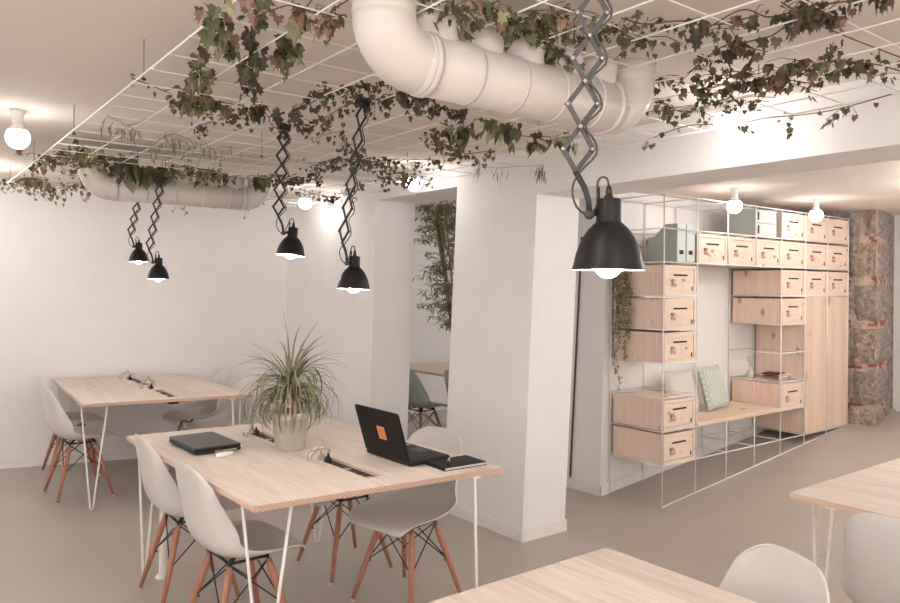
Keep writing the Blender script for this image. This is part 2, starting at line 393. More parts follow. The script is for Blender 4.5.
# added window frames around the unseen fill lights; the walls behind are solid
def added_window_frame(name, T, w_, h_):
    mb = MB(); b = .05
    for x0, x1, z0, z1 in ((-w_/2-b, w_/2+b, h_/2, h_/2+b), (-w_/2-b, w_/2+b, -h_/2-b, -h_/2), (-w_/2-b, -w_/2, -h_/2, h_/2), (w_/2, w_/2+b, -h_/2, h_/2)):
        mb.box(x0, x1, -.02, .03, z0, z1, 'base', T)
    struct(mb.build(name))
added_window_frame('added_window_1', Matrix.Translation((.9, -2.28, 1.45)), 3.0, 1.5)
added_window_frame('added_window_2', Matrix.Translation((5.6, -2.28, 1.5)), 3.0, 1.3)
added_window_frame('added_window_3', Matrix.Translation((-1.58, 1.4, 1.45)) @ Matrix.Rotation(-PI/2, 4, 'Z'), 3.0, 1.5)
added_window_frame('added_window_4', Matrix.Translation((8.18, 5.8, 1.5)) @ Matrix.Rotation(PI/2, 4, 'Z'), 1.6, 1.2)
# skirting
def skirt(name, a, b, h=.075, t=.012, za=0, zb=0):
    a = Vector(a); b = Vector(b); d = (b-a).normalized(); n = Vector((d.y, -d.x))*t
    q = [a, b, b+n, a+n]
    if (q[1]-q[0]).cross(q[3]-q[0]) if False else False: pass
    zs = [za, zb, zb, za]
    P_ = [(p.x, p.y, z) for p, z in zip(q, zs)][::-1]; T_ = [(p.x, p.y, z+h) for p, z in zip(q, zs)][::-1]
    mb = MB(); mb.prism(P_, T_, 'base'); return struct(mb.build(name))
skirt('baseboard_back', (-1.6, yb(-1.6)), (3.09, yb(3.09)))
skirt('baseboard_partition', (3.1, 6.6), (3.1, 5.1))
skirt('baseboard_pier_left', (3.1, 4.1), (3.1, 3.288))
skirt('baseboard_pier_front', (3.09, 3.3), (3.48, 3.3))
skirt('baseboard_shelf_end', (4.265, 4.06), (4.265, 3.688))
skirt('baseboard_shelf_side', (4.255, 3.70), (7.3, 3.70), za=-.005, zb=RS*(7.3-RX0))
skirt('baseboard_far_room', (3.47, 7.5), (8.2, 7.5))
mb = MB(); mb.prism([(4.255, 3.988, .08), (4.262, 3.988, .08), (4.262, 4.000, .08), (4.255, 4.000, .08)], [(4.308, 3.938, 1.95), (4.316, 3.938, 1.95), (4.316, 3.95, 1.95), (4.308, 3.95, 1.95)], 'grey'); struct(mb.build('trim_1'))

# ---------------------------------------------------------------- ceiling globes
def ceiling_bulb(x, y, z, label, glow='glass_bulb'):
    t = thing('ceiling_light', label, 'ceiling light', (x, y, z), group=None)
    mb = MB(); mb.lathe([(.0, 0), (.034, 0), (.034, -.012), (.024, -.02), (.024, -.07), (.024, -.074), (.044, -.098), (.040, -.100), (.018, -.08)], 'ceramic', n=20); mb.build('lamp_holder', t)  # flared collar at the lower end added to hold glow off the ceiling
    mb = MB(); r = .054; pr = [(.018, -.07), (.026, -.083)]
    c = -.133
    for k in range(1, 13): a = PI*.5*1.65*(1-k/12)-PI/2; pr.append((r*math.cos(a) if k < 12 else .0005, c+r*math.sin(a)))
    mb.lathe(pr, glow, n=24); mb.build('globe_bulb', t)
ceiling_bulb(.52, 4.15, ZC, 'lit globe bulb on bare ceiling at the far left, outside the wire grid')
ceiling_bulb(2.85, 5.75, ZC, 'lit globe bulb by the wall, just right of the second pendant from the plant')
ceiling_bulb(2.87, 4.16, ZC, 'lit globe bulb right in front of the doorway lintel')
ceiling_bulb(2.84, 1.78, ZC, 'lit globe bulb behind the dried vines in front of the long beam')
ceiling_bulb(4.99, 3.06, ZS, 'lit globe bulb above the white shelving, beside the beam')
ceiling_bulb(6.07, 2.99, ZS, 'lit globe bulb above the pine lockers nearest the stone wall')
# unseen fill globes added for brightness; only the first is known by its glow
for x, y, z in ((.52, 6.2, ZC), (.52, -.3, ZC), (5.0, .9, ZS), (6.5, .9, ZS), (5.7, 1.9, ZS), (4.6, -.4, ZS), (6.9, 2.0, ZS), (5.1, 1.6, ZS), (4.2, 1.2, ZS), (6.2, 1.8, ZS), (5.2, 5.6, ZC), (-.9, -1.4, ZC), (-.3, 6.8, ZC), (-1.1, 6.6, ZC), (1.5, -1.5, ZC), (.2, .8, ZC), (.2, -.9, ZC), (-.9, 4.0, ZC), (-.9, 5.6, ZC), (2.5, -1.6, ZC), (4.2, -1.2, ZS)):
    ceiling_bulb(x, y, z, 'unseen lit fill globe on the ceiling beyond the edge of the picture', 'fill_bulb')
for o in bpy.data.objects:
    if o.get('label', '').endswith('edge of the picture'): o['group'] = 'unseen fill bulbs beyond the picture'

# ---------------------------------------------------------------- the hanging wire grid
def wire_grid():
    t = thing('wire_grid', 'white wire mesh grid hung below the ceiling on rods, carrying vines', 'ceiling grid', (0, 0, ZG))
    mb = MB(); X0, X1, Ya, Yb = .70, 2.93, -.1, 6.09
    nx = 11; ny = 30
    for i in range(nx+1):
        x = X0+(X1-X0)*i/nx; r = .0036 if i in (0, nx) else .0026
        mb.tube([(x, Ya, 0), (x, Yb, 0)], r, 'white_metal', 6)
    for j in range(ny+1):
        y = Ya+(Yb-Ya)*j/ny; r = .0036 if j in (0, ny) else .0020
        mb.tube([(X0, y, .006), (X1, y, .006)], r, 'white_metal', 6)
    mb.build('wire_mesh', t)
    for x in (.71, 1.64, 2.6):
        for y in (.3, 1.5, 2.67, 3.84, 5.0, 6.03):
            mb = MB(); mb.tube([(x, y, -.01), (x, y, ZC-ZG)], .0022, 'rod', 6); mb.lathe([(.0, -.012), (.008, -.012), (.008, -.004), (.0, -.004)], 'grey', c=(x, y, 0), n=8)
            mb.build('hanger_rod', t)
wire_grid()

# ---------------------------------------------------------------- planters made of drain pipe
def pipe_planter(x0, x1, y, z, r, n, label):
    t = thing('pipe_planter', label, 'planter', (0, 0, 0))
    mb = MB(); e = .105
    mb.tube([(x0+e-.01, y, z), (x1-e+.01, y, z)], r, 'pvc', 28)
    k = 1
    for i in range(n):
        for dx in (-.05,):
            x = x0+(x1-x0)*(i+1)/(n+1)+dx
            if x0+e < x < x1-e: mb.tube([(x-.006, y, z), (x+.006, y, z)], r+.0018, 'pvc', 28)
    mb.build('pipe', t)
    for sx, xx in ((1, x0), (-1, x1)):
        mb = MB(); pts = []
        for q in range(9):
            a = PI/2*q/8; pts.append((xx+sx*(e-e*math.sin(a)), y, z+e-e*math.cos(a)))
        pts = [(xx+sx*(e+.03), y, z)]+pts
        mb.tube(pts, r, 'pvc', 28, caps=False)
        mb.tube([(xx+sx*(e+.012), y, z), (xx+sx*(e+.03), y, z)], r+.005, 'pvc', 28)
        mb.lathe([(r+.001, e-.012), (r+.001, e+.02), (r+.006, e+.022), (r+.006, e+.055), (r-.006, e+.055), (r-.006, e+.035), (0, e+.03)], 'pvc', c=(xx, y, z), n=28)
        mb.build('elbow', t)
    for i in range(n):
        x = x0+(x1-x0)*(i+1)/(n+1)
        mb = MB(); q_ = r*.93; mb.lathe([(q_, 0), (q_, r+.02), (q_+.004, r+.022), (q_+.004, r+.06), (q_-.006, r+.06), (q_-.006, r+.04), (0, r+.035)], 'pvc', c=(x, y+.02, z), n=28)
        mb.build('branch_socket', t)
    for x in (x0+.25*(x1-x0), x0+.75*(x1-x0)):
        mb = MB(); mb.tube([(x, y+r*.3, z+r), (x, y+r*.3, ZC)], .003, 'grey', 6); mb.build('hanger', t)
pipe_planter(1.02, 2.0, 1.62, 2.14, .083, 5, 'large white drain pipe planter above the near table, nearest the camera')
pipe_planter(1.00, 2.06, 4.86, 2.14, .078, 5, 'white drain pipe planter further back, under heart-shaped leaves')

# ---------------------------------------------------------------- pendant lamps on scissor arms
def pendant(px, py, x, y, zr, tilt, label, ang=-YAW, cells=7, hd=.035, hwm=.027):
    """px,py: plate on the grid; x,y: lamp axis; zr: rim height"""
    t = thing('pendant_lamp', label, 'pendant lamp', (x, y, zr), group=None)
    T = Matrix.Rotation(ang, 4, 'Z') @ Matrix.Rotation(tilt, 4, 'Y')
    mb = MB(); P_ = [(.0665, -.001), (.0655, .002), (.0625, .012), (.059, .028), (.053, .045), (.046, .060), (.037, .073), (.028, .082), (.0235, .086)]
    I_ = [(r-.0025, z+.0005) for r, z in P_][::-1]
    mb.lathe(P_, 'shade', n=40, T=T); mb.lathe(I_+[(.0665, -.001)], 'inner', n=40, T=T)
    mb.build('lamp_shade', t)
    mb = MB(); mb.lathe([(.0235, .085), (.0225, .089), (.0222, .126), (.021, .1285), (0, .1285)], 'shade', n=28, T=T)
    mb.lathe([(.0085, .128), (.0085, .134), (.006, .136), (.006, .142), (.004, .152), (0, .152)], 'black', n=12, T=T); mb.build('lamp_neck', t)
    mb = MB(); pr = []
    for k in range(13): a = -PI/2+PI*.85*k/12; pr.append((max(.0005, .026*math.cos(a)), .010+.026*math.sin(a)))
    pr += [(.012, .05), (.012, .08)]
    mb.lathe(pr, 'lamp_bulb', n=24, T=T); mb.build('bulb', t)
    # bracket to the arm
    R = Matrix.Rotation(ang, 4, 'Z')
    mb = MB(); hb = T @ Vector((-.0225, 0, .104)); he = R @ Vector((-hd, 0, .100)); he2 = R @ Vector((-hd-.005, 0, .115)); up = R @ Vector((-hd-.012, 0, .16))
    mb.tube([hb, he], .006, 'black', 8); mb.tube([R @ Vector((-hd, -.006, .100)), R @ Vector((-hd, .006, .100))], .009, 'grey', 10)
    mb.tube([T @ Vector((-.019, 0, .10)), T @ Vector((-.019, 0, .15))], .0028, 'black', 6)
    pts = [he, R @ Vector((-hd-.002, 0, .125)), R @ Vector((-hd-.010, 0, .15)), R @ Vector((-hd-.026, 0, .178))]
    mb.tube(pts, .0055, 'black', 8); mb.build('bracket', t)
    # scissor arm from the bracket to the plate
    z0 = .178; z1 = ZG-zr-.015; h = (z1-z0)/cells; hw = min(hwm, .9*h)
    a0 = R @ Vector((-hd-.026, 0, z0)); a1 = Vector((px-x, py-y, z1))
    ax = R @ Vector((1, 0, 0)); nn = R @ Vector((0, 1, 0))
    mb = MB(); cen = [a0.lerp(a1, k/cells) for k in range(cells+1)]
    def flat(p, q, off, mt='grey'):
        d = (q-p).normalized(); s_ = d.cross(nn).normalized()*.0046; o_ = nn*off
        b = [p+s_-d*.004+o_, q+s_+d*.004+o_, q-s_+d*.004+o_, p-s_-d*.004+o_]
        tt = [v+nn*.0022 for v in b]; mb.prism(b, tt, mt)
    for k in range(cells):
        c0, c1 = cen[k], cen[k+1]; m_ = (c0+c1)/2; l_ = m_-ax*hw; r_ = m_+ax*hw
        bm_ = 'grey' if zr == 1.577 else 'black'
        flat(c0, l_, -.003, bm_); flat(l_, c1, .001, bm_); flat(c0, r_, .001, bm_); flat(r_, c1, -.003, bm_)
        for q in (l_, r_, c1): mb.tube([q-nn*.005, q+nn*.005], .0042, 'silver' if zr == 1.577 else 'black', 8)
    mb.build('scissor_arm', t)
    # flex looping along the arm
    mb = MB(); pts = [T @ Vector((0, 0, .152)), T @ Vector((-.004, .0, .166)), T @ Vector((-.014, 0, .168)), T @ Vector((-.021, 0, .156)), R @ Vector((-.020, .006, .12)), R @ Vector((-hd+.002, .01, .10)), R @ Vector((-hd-.022, .01, .115)), R @ Vector((-hd-.03, .01, .15))]
    for k in range(cells):
        m_ = (cen[k]+cen[k+1])/2
        pts += [cen[k]+ax*.008-nn*.008, m_+ax*(hw*1.15)-nn*.008+Vector((0, 0, -h*.15)), m_+ax*(hw*1.1)-nn*.008+Vector((0, 0, h*.15))]
    pts.append(cen[-1])
    # smooth
    sm = []
    for i in range(len(pts)-1):
        p0 = pts[max(i-1, 0)]; p1 = pts[i]; p2 = pts[i+1]; p3 = pts[min(i+2, len(pts)-1)]
        for u in (0, .33, .66):
            sm.append(.5*((2*p1)+(p2-p0)*u+(2*p0-5*p1+4*p2-p3)*u*u+(3*p1-p0-3*p2+p3)*u**3))
    mb.tube(sm+[pts[-1]], .0022, 'grey', 6); mb.build('cable', t)
    mb = MB(); mb.bevbox(-.028, .028, -.018, .018, -.016, .014, .006, 'black', T=Matrix.Translation((px-x, py-y, ZG-zr)) @ R @ Matrix.Rotation(.15, 4, 'Y'))
    mb.tube([(px-x, py-y, ZG-zr-.016), (px-x, py-y, z1-.004)], .006, 'black', 8); mb.build('clamp_plate', t)
pendant(1.025, .89, 1.05, .895, 1.577, 0, 'largest black pendant lamp, on a scissor arm before the shelving', cells=6)
pendant(1.47, 2.48, 1.47, 2.54, 1.535, .045, 'black pendant lamp hanging lowest, right above the potted plant', ang=-YAW+.9, cells=6, hwm=.024)
pendant(1.43, 3.10, 1.48, 3.13, 1.685, .10, 'black pendant lamp second from the plant, above and left of the laptop', ang=-YAW+.6, cells=5, hwm=.026)
pendant(1.37, 4.72, 1.36, 4.75, 1.585, .02, 'small black pendant lamp, right one of the far pair over the rear table', ang=-YAW+.8, cells=6, hwm=.022)
pendant(1.40, 5.28, 1.39, 5.31, 1.705, .0, 'smallest black pendant lamp, farthest left over the rear table', ang=-YAW+.8, cells=5, hwm=.022)

# ---------------------------------------------------------------- tables
def hairpin(mb, x, y, sx, sy, zt=.723, spread=.13):
    """white hairpin leg, plane across the corner diagonal; sx, sy point outwards to the corner"""
    d = Vector((sx, -sy, 0)).normalized() if not (sx > 0 and sy < 0) else Vector((.62, .785, 0)); out = Vector((sx, sy, 0)).normalized()
    foot = Vector((x, y, .006))+out*.02
    a = Vector((x, y, zt))-d*spread*.75; b = Vector((x, y, zt))+d*spread*.75
    pts = [a, a.lerp(foot-d*.012+Vector((0, 0, .03)), .985), foot-d*.012+Vector((0, 0, .012)), foot, foot+d*.012+Vector((0, 0, .012)), b.lerp(foot+d*.012+Vector((0, 0, .03)), .985), b]
    mb.tube(pts, .0065, 'white_metal', 8)
    for q in (a, b): mb.bevbox(q.x-.02, q.x+.02, q.y-.02, q.y+.02, zt-.004, zt, .004, 'white_metal', flat=True)
def table(corners, label, holes=True, legs=((0, 0), (1, 0), (0, 1), (1, 1)), zt=.745, th=.022, rot0=0, strips=((.095, .37), (.60, .86)), sx=.515):
    """corners: near-left, near-right, far-right, far-left (world XY)"""
    c = [Vector(p+(0,)) for p in corners]; o = (c[0]+c[1]+c[2]+c[3])/4
    t = thing('table', label, 'table', (o.x, o.y, 0))
    def Q(u, v): return c[0]*(1-u)*(1-v)+c[1]*u*(1-v)+c[2]*u*v+c[3]*(1-u)*v-o
    wid = (c[1]-c[0]).length
    us = [0, 1]; vs = [0, 1]
    if holes: us = [0, sx-.035/wid, sx+.035/wid, 1]; vs = sorted([0, 1]+[q for s in strips for q in s])
    hole = lambda i, j: holes and i == 1 and any(abs(vs[j]-s[0]) < 1e-6 for s in strips)
    mb = MB()
    P_ = {}
    for i, u in enumerate(us):
        for j, v in enumerate(vs):
            for k, z in enumerate((zt-th, zt)): P_[i, j, k] = tuple(Q(u, v)+Vector((0, 0, z)))
    ni, nj = len(us)-1, len(vs)-1
    for i in range(ni):
        for j in range(nj):
            if hole(i, j):
                for (a, b_) in (((i, j), (i, j+1)), ((i, j+1), (i+1, j+1)), ((i+1, j+1), (i+1, j)), ((i+1, j), (i, j))):
                    mb.add([P_[a+(1,)], P_[a+(0,)], P_[b_+(0,)], P_[b_+(1,)]], [(0, 1, 2, 3)], 'edge')
                continue
            mb.add([P_[i, j, 1], P_[i+1, j, 1], P_[i+1, j+1, 1], P_[i, j+1, 1]], [(0, 1, 2, 3)], 'top')
            mb.add([P_[i, j, 0], P_[i, j+1, 0], P_[i+1, j+1, 0], P_[i+1, j, 0]], [(0, 1, 2, 3)], 'edge')
            if j == 0: mb.add([P_[i, 0, 0], P_[i+1, 0, 0], P_[i+1, 0, 1], P_[i, 0, 1]], [(0, 1, 2, 3)], 'end')
            if j == nj-1: mb.add([P_[i+1, nj, 0], P_[i, nj, 0], P_[i, nj, 1], P_[i+1, nj, 1]], [(0, 1, 2, 3)], 'end')
            if i == 0: mb.add([P_[0, j+1, 0], P_[0, j, 0], P_[0, j, 1], P_[0, j+1, 1]], [(0, 1, 2, 3)], 'edge')
            if i == ni-1: mb.add([P_[ni, j, 0], P_[ni, j+1, 0], P_[ni, j+1, 1], P_[ni, j, 1]], [(0, 1, 2, 3)], 'edge')
    mb.build('tabletop', t)
    if holes:
        for s in strips:
            mb = MB(); L_ = (c[3]-c[0]).length*(s[1]-s[0]); a = Q(sx, (s[0]+s[1])/2)
            dirv = Q(sx, s[1])-Q(sx, s[0]); th_ = math.atan2(dirv.y, dirv.x)-PI/2
            T = Matrix.Translation(a) @ Matrix.Rotation(th_, 4, 'Z')
            mb.box(-.033, .033, -L_/2+.001, L_/2-.001, zt-.05, zt-.012, 'plastic_black', T)
            n = int(L_/.055); 
            for k in range(n):
                yy = -L_/2+L_*(k+.5)/n
                mb.lathe([(.019, -.012), (.021, -.0095), (.019, -.0095), (.017, -.0115), (0, -.0115)], 'grey' if k % 3 else 'silver', c=(0, yy, zt), n=14, T=T)
            mb.build('socket_strip', t)
    ins = .09
    for (u, v) in legs:
        q = Q(u, v); sxx = 1 if u else -1; syy = 1 if v else -1
        mb = MB(); hairpin(mb, q.x-sxx*ins, q.y-syy*ins, sxx, syy, zt-th); mb.build('leg', t)
    return t
table([(1.07, 2.55), (2.20, 2.47), (2.16, 4.08), (1.03, 4.14)], 'pine table with hairpin legs carrying the potted plant and two laptops')
table([(1.07, 5.42), (2.18, 5.23), (2.20, 6.80), (1.155, 7.06)], 'pine table with white hairpin legs against the rear wall', strips=((.06, .35), (.55, .87)), sx=.535)
table([(.62, -.1), (1.78, -.1), (1.78, 1.515), (.62, 1.515)], 'pine tabletop in the bottom foreground, empty, nearest the camera', holes=False)
table([(2.85, -.2), (4.0, -.2), (4.0, 1.5), (2.85, 1.5)], 'pine table cut by the right edge, with a white chair before it', strips=((.12, .35), (.62, .88)), sx=.54)
table([(4.12, 5.0), (5.3, 5.0), (5.3, 6.45), (4.12, 6.45)], 'pine table in the far room seen through the doorway', holes=False)
# white tube leg under the near table
mb = MB(); mb.lathe([(.0, 0), (.042, 0), (.042, .006), (.030, .016), (.022, .02), (.022, .70), (.035, .705), (.035, .7225), (0, .7225)], 'white_metal', n=24, c=(0, 0, 0))
tag(mb.build('tube_post', loc=(1.19, 4.02, 0)), 'white tube post with a round foot under the near table', 'post')

# ---------------------------------------------------------------- shell chairs
def chair_shell():
    """bucket shell; +Y is the front"""
    prof = [(.235, .405), (.225, .432), (.17, .440), (.09, .432), (.0, .424), (-.08, .424), (-.145, .440), (-.188, .480), (-.210, .54), (-.224, .61), (-.236, .68), (-.246, .745), (-.253, .80), (-.255, .820)]
    half = [.165, .195, .215, .225, .232, .236, .234, .226, .214, .203, .192, .180, .150, .105]
    curl = [.004, .006, .014, .026, .042, .062, .085, .105, .105, .085, .062, .044, .028, .018]
    n = 16; V = []
    m = len(prof)
    for i, ((y, z), h, c) in enumerate(zip(prof, half, curl)):
        a, b = prof[max(i-1, 0)], prof[min(i+1, m-1)]
        ty, tz = b[0]-a[0], b[1]-a[1]; l = math.hypot(ty, tz); ny, nz = tz/l, -ty/l   # normal towards the sitter
        if nz < 0 and ny < 0: ny, nz = -ny, -nz
        for k in range(n+1):
            v = -1+2*k/n; av = abs(v)
            off = c*(av**2.6)
            x = h*math.sin(v*PI/2*.92)/math.sin(PI/2*.92)
            dz = 0
            if i >= m-2: dz = -.02*av**3
            if i <= 1: dz = -.010*av**3; 
            V.append((x, y+ny*off+(-.02*av**3 if i <= 1 else 0), z+nz*off+dz))
    F = []
    for i in range(m-1):
        for k in range(n):
            a = i*(n+1)+k; F.append((a, a+n+1, a+n+2, a+1))
    return V, F
SV, SF = chair_shell()
def make_chair(label, shell='shell', loc=(0, 0, 0), rz=0):
    t = thing('shell_chair', label, 'chair', loc, rz)
    mb = MB(); mb.add(SV, SF, shell, True); o = mb.build('seat_shell', t)
    md = o.modifiers.new('thick', 'SOLIDIFY'); md.thickness = .007; md.offset = 0
    md = o.modifiers.new('sub', 'SUBSURF'); md.levels = 1; md.render_levels = 2
    tops = {}; feet = {}
    for sx in (-1, 1):
        for sy in (-1, 1):
            a = Vector((sx*.105, sy*.085-.01, .385)); b = Vector((sx*.195, sy*.185-.01, .010)); tops[sx, sy] = a; feet[sx, sy] = b
            mb = MB(); mb.tube([a, a.lerp(b, .12), a.lerp(b, .5), b], [.013, .0155, .0145, .0095], 'leg', 12)
            l = mb.build('leg', t)
            mb = MB(); mb.tube([b, b-Vector((0, 0, .0095))], .0088, 'ceramic', 10); mb.build('glide', l)
    mb = MB()
    at = lambda k, u: tops[k].lerp(feet[k], u)
    prs = [((-1, -1), (1, -1)), ((1, -1), (1, 1)), ((1, 1), (-1, 1)), ((-1, 1), (-1, -1))]
    for p, q in prs:
        mb.tube([at(p, .02)+Vector((0, 0, .012)), at(q, .50)], .0032, 'black', 6); mb.tube([at(q, .02)+Vector((0, 0, .012)), at(p, .50)], .0032, 'black', 6)
        mb.tube([at(p, .0)+Vector((0, 0, .012)), at(q, .0)+Vector((0, 0, .012))], .006, 'black', 6)
    for k in tops:
        a = at(k, 0); mb.tube([a+Vector((0, 0, .01)), a.lerp(Vector((0, 0, .43)), .35)+Vector((k[0]*.02, 0, .022))], .010, 'black', 8)
        mb.tube([a+Vector((k[0]*.014, 0, -.018)), a+Vector((k[0]*.019, 0, -.018))], .006, 'silver', 8)
        q = at(k, .5); i_ = Vector((-q.x, -q.y, 0)).normalized(); mb.tube([q+i_*.010, q+i_*.020], .006, 'black', 8)
    mb.build('wire_brace', t)
    return t
R90 = PI/2
c0 = reg(make_chair('white shell chair with wooden legs, front one on the left of the near table', loc=(1.235, 3.07, 0), rz=-R90+.02))
G = None
def chair(x, y, rz, label): return dup(c0, (x, y, 0), rz, label)
chair(1.24, 3.73, -R90-.03, 'white shell chair at the near table, behind the front left one by the closed laptop')
chair(2.06, 3.02, R90+.22, 'white shell chair on the right of the near table, its back beside the open laptop')
chair(2.03, 3.60, R90, 'white shell chair mostly hidden under the near table, only its legs clear')
chair(1.17, 5.99, -R90+.05, 'white shell chair at the left of the rear table, the nearer of two')
chair(1.25, 6.70, -R90-.05, 'white shell chair at the left of the rear table, closest to the rear wall')
chair(2.13, 6.34, R90+.0, 'white shell chair at the right of the rear table, farther of two')
chair(2.17, 5.79, R90+.1, 'white shell chair at the right of the rear table, just behind the plant leaves')
chair(1.77, 1.135, R90-.38, 'white chair back in the bottom foreground beside the empty tabletop')
chair(2.83, 1.01, -R90+.02, 'white shell chair cut by the right edge, facing the right-hand table')
g0 = reg(make_chair('sage green shell chair seen through the doorway, wooden legs in view', 'gshell', (4.06, 5.72, 0), -R90+.1))
dup(g0, (4.22, 5.12, 0), -R90-.2, 'sage green chair mostly hidden behind the pier, only its edge showing')

# ---------------------------------------------------------------- things on the tables
TT = .745
def blade(mb, base, az, length, rise, width, mat, droop, bend=0, n=10):
    pts = []; p = Vector(base); el = rise; d_az = az
    st = length/n
    for i in range(n+1):
        pts.append(p.copy()); p = p+Vector((math.cos(d_az)*math.cos(el), math.sin(d_az)*math.cos(el), math.sin(el)))*st
        el -= droop/n*(1+1.2*i/n); d_az += bend/n
    vs = []
    for i, q in enumerate(pts):
        u = i/n; wd = width*(.55+.45*math.sin(min(1, u*2.2)*PI/2))*(1-u**3)**.9
        s_ = Vector((-math.sin(d_az), math.cos(d_az), 0)); 
        vs += [q-s_*wd/2, q+Vector((0, 0, -wd*.22)), q+s_*wd/2]
    fs = []
    for i in range(n): a = i*3; fs += [(a, a+1, a+4, a+3), (a+1, a+2, a+5, a+4)]
    mb.add(vs, fs, mat, True)
def potted_plant(x, y):
    t = thing('potted_plant', 'spiky green dracaena in a galvanised metal pot on the near table', 'potted plant', (x, y, TT))
    mb = MB(); mb.lathe([(0, 0), (.070, 0), (.0715, .003), (.0865, .150), (.0895, .152), (.0895, .158), (.088, .160), (.0915, .178), (.0945, .181), (.0935, .185), (.089, .183), (.085, .15), (.083, .145)], 'pot', n=36)
    o = mb.build('pot', t)
    mb = MB(); mb.lathe([(.0905, .150), (.0905, .156), (.089, .158)], 'pot', n=36)
    mb = MB(); mb.lathe([(0, .158), (.05, .162), (.0855, .154)], 'soil', n=24); mb.build('soil', t)
    rnd = random.Random(11); mb = MB()
    mb.tube([(0, 0, .13), (.004, 0, .22), (.006, .004, .32)], [.011, .010, .007], 'stem', 8); mb.tube([(.02, .015, .13), (.028, .02, .24)], [.009, .007], 'stem', 8)
    mb.build('trunk', t); mb = MB()
    for i in range(165):
        u = rnd.random(); top = rnd.random() < .72
        c = Vector((.005, .003, .23+.10*u)) if top else Vector((.028, .02, .19+.06*u))
        az = rnd.uniform(0, 2*PI); q = rnd.random()
        rise = .25+1.15*u*rnd.random()**.5 if q < .8 else rnd.uniform(1.0, 1.45)
        L_ = rnd.uniform(.24, .42)*(1 if q < .8 else .9)
        blade(mb, c, az, L_, rise, rnd.uniform(.009, .0155), rnd.choice(['blade', 'blade', 'blade', 'blade2', 'blade2', 'blade3'] if i % 4 else ['blade2', 'blade3']), rnd.uniform(1.9, 2.9) if rise < 1.1 else rnd.uniform(.4, 1.3), rnd.uniform(-.4, .4))
    for az, L_, rise, dr in ((2.2, .40, 1.52, .15), (2.55, .34, .95, .8), (2.7, .42, .95, 1.5), (-.9, .42, 1.05, 1.5), (-.6, .36, .9, 1.2), (-.75, .40, .95, .9), (2.5, .40, .55, 1.3), (2.45, .45, .45, 1.9), (-.55, .44, .6, 1.9)):
        blade(mb, (.005, .003, .31), az, L_, rise, .009, 'blade2', dr)
    mb.build('foliage', t)
potted_plant(1.60, 3.37)
def frame_T(o, ex, ey, ez): return Matrix.Translation(o) @ Matrix(((ex.x, ey.x, ez.x, 0), (ex.y, ey.y, ez.y, 0), (ex.z, ey.z, ez.z, 0), (0, 0, 0, 1)))
def open_laptop():
    t = thing('open_laptop', 'open black laptop with an orange sticker on the back of its screen', 'laptop', (1.97, 2.885, TT), .02)
    W_, D_ = .36, .235
    mb = MB(); mb.bevbox(-D_/2, D_/2, -W_/2, W_/2, .004, .026, .012, 'plastic_black'); 
    for sx in (-.09, .09):
        for sy in (-.15, .15): mb.lathe([(0, 0), (.008, 0), (.008, .005), (0, .005)], 'plastic_black', c=(sx, sy, 0), n=8)
    mb.box(D_/2-.0005, D_/2+.0006, -.08, -.05, .012, .017, 'silver'); b = mb.build('base', t)
    mb = MB()
    for r in range(5):
        for k in range(14):
            x = -.075+r*.0195; y = -.148+k*.0213
            mb.box(x, x+.0165, y, y+.018, .026, .0285, 'key')
    mb.build('keyboard', b)
    mb = MB(); mb.bevbox(.035, .095, -.055, .04, .026, .0266, .003, 'glossy', flat=True); mb.box(.085, .10, .115, .135, .026, .0265, 'teal_light'); mb.build('touchpad', b)
    a = math.radians(17)   # lid leans back
    ex = Vector((0, 1, 0)); ez = Vector((-math.sin(a), 0, math.cos(a))); ey = ez.cross(ex)
    T = frame_T(Vector((-D_/2+.004, 0, .022)), ex, ez, ex.cross(ez))
    mb = MB(); mb.bevbox(-W_/2, W_/2, 0, .232, -.005, .005, .012, 'lid', T=T); 
    l = mb.build('screen_lid', t)
    nrm = ex.cross(ez)
    s = 1 if nrm.x > 0 else -1
    mb = MB(); mb.box(-W_/2+.016, W_/2-.016, .02, .218, min(s*.0050, s*.0056), max(s*.0050, s*.0056), 'screen', T); mb.build('display', l)
    mb = MB(); z0, z1 = sorted((-s*.0052, -s*.0058)); mb.box(-.040, .022, .085, .148, z0, z1, 'orange', T)
    z0, z1 = sorted((-s*.0058, -s*.0061))
    for k in range(4): mb.box(-.034, .016-.006*(k % 2), .096+.012*k, .100+.012*k, z0, z1, 'sticker_ink', T)
    mb.build('sticker', l)
open_laptop()
def closed_laptop():
    t = thing('closed_laptop', 'closed thick black laptop lying behind the white mouse', 'laptop', (1.275, 3.655, TT), .03)
    mb = MB(); mb.bevbox(-.115, .115, -.185, .185, .003, .022, .014, 'plastic_black'); b = mb.build('base', t)
    mb = MB(); mb.box(-.02, .09, -.1862, -.184, .006, .013, 'silver'); mb.build('disc_drive', b)
    mb = MB(); mb.bevbox(-.115, .115, -.185, .185, .023, .034, .014, 'glossy'); mb.build('lid', t)
closed_laptop()
mb = MB()
vs = []; n = 12
for j in range(7):
    u = j/6; y = -.055+.11*u
    for k in range(n):
        a = 2*PI*k/n; r = math.sqrt(max(0, 1-((u-.5)*2)**4))
        vs.append((.029*r*math.cos(a), y, max(0, .018*r*math.sin(a)*(1-.35*abs(u-.45)))+.001 if math.sin(a) > 0 else .001))
mb.add(vs, [(j*n+k, j*n+(k+1) % n, (j+1)*n+(k+1) % n, (j+1)*n+k) for j in range(6) for k in range(n)], 'mouse', True)
o = mb.build('computer_mouse', loc=(1.285, 3.405, TT)); o.rotation_euler = (0, 0, -1.2); tag(o, 'white computer mouse lying in front of the closed laptop', 'mouse')
t = thing('notebook', 'black notebook with an elastic band near the right corner of the near table', 'notebook', (2.06, 2.63, TT), -.04)
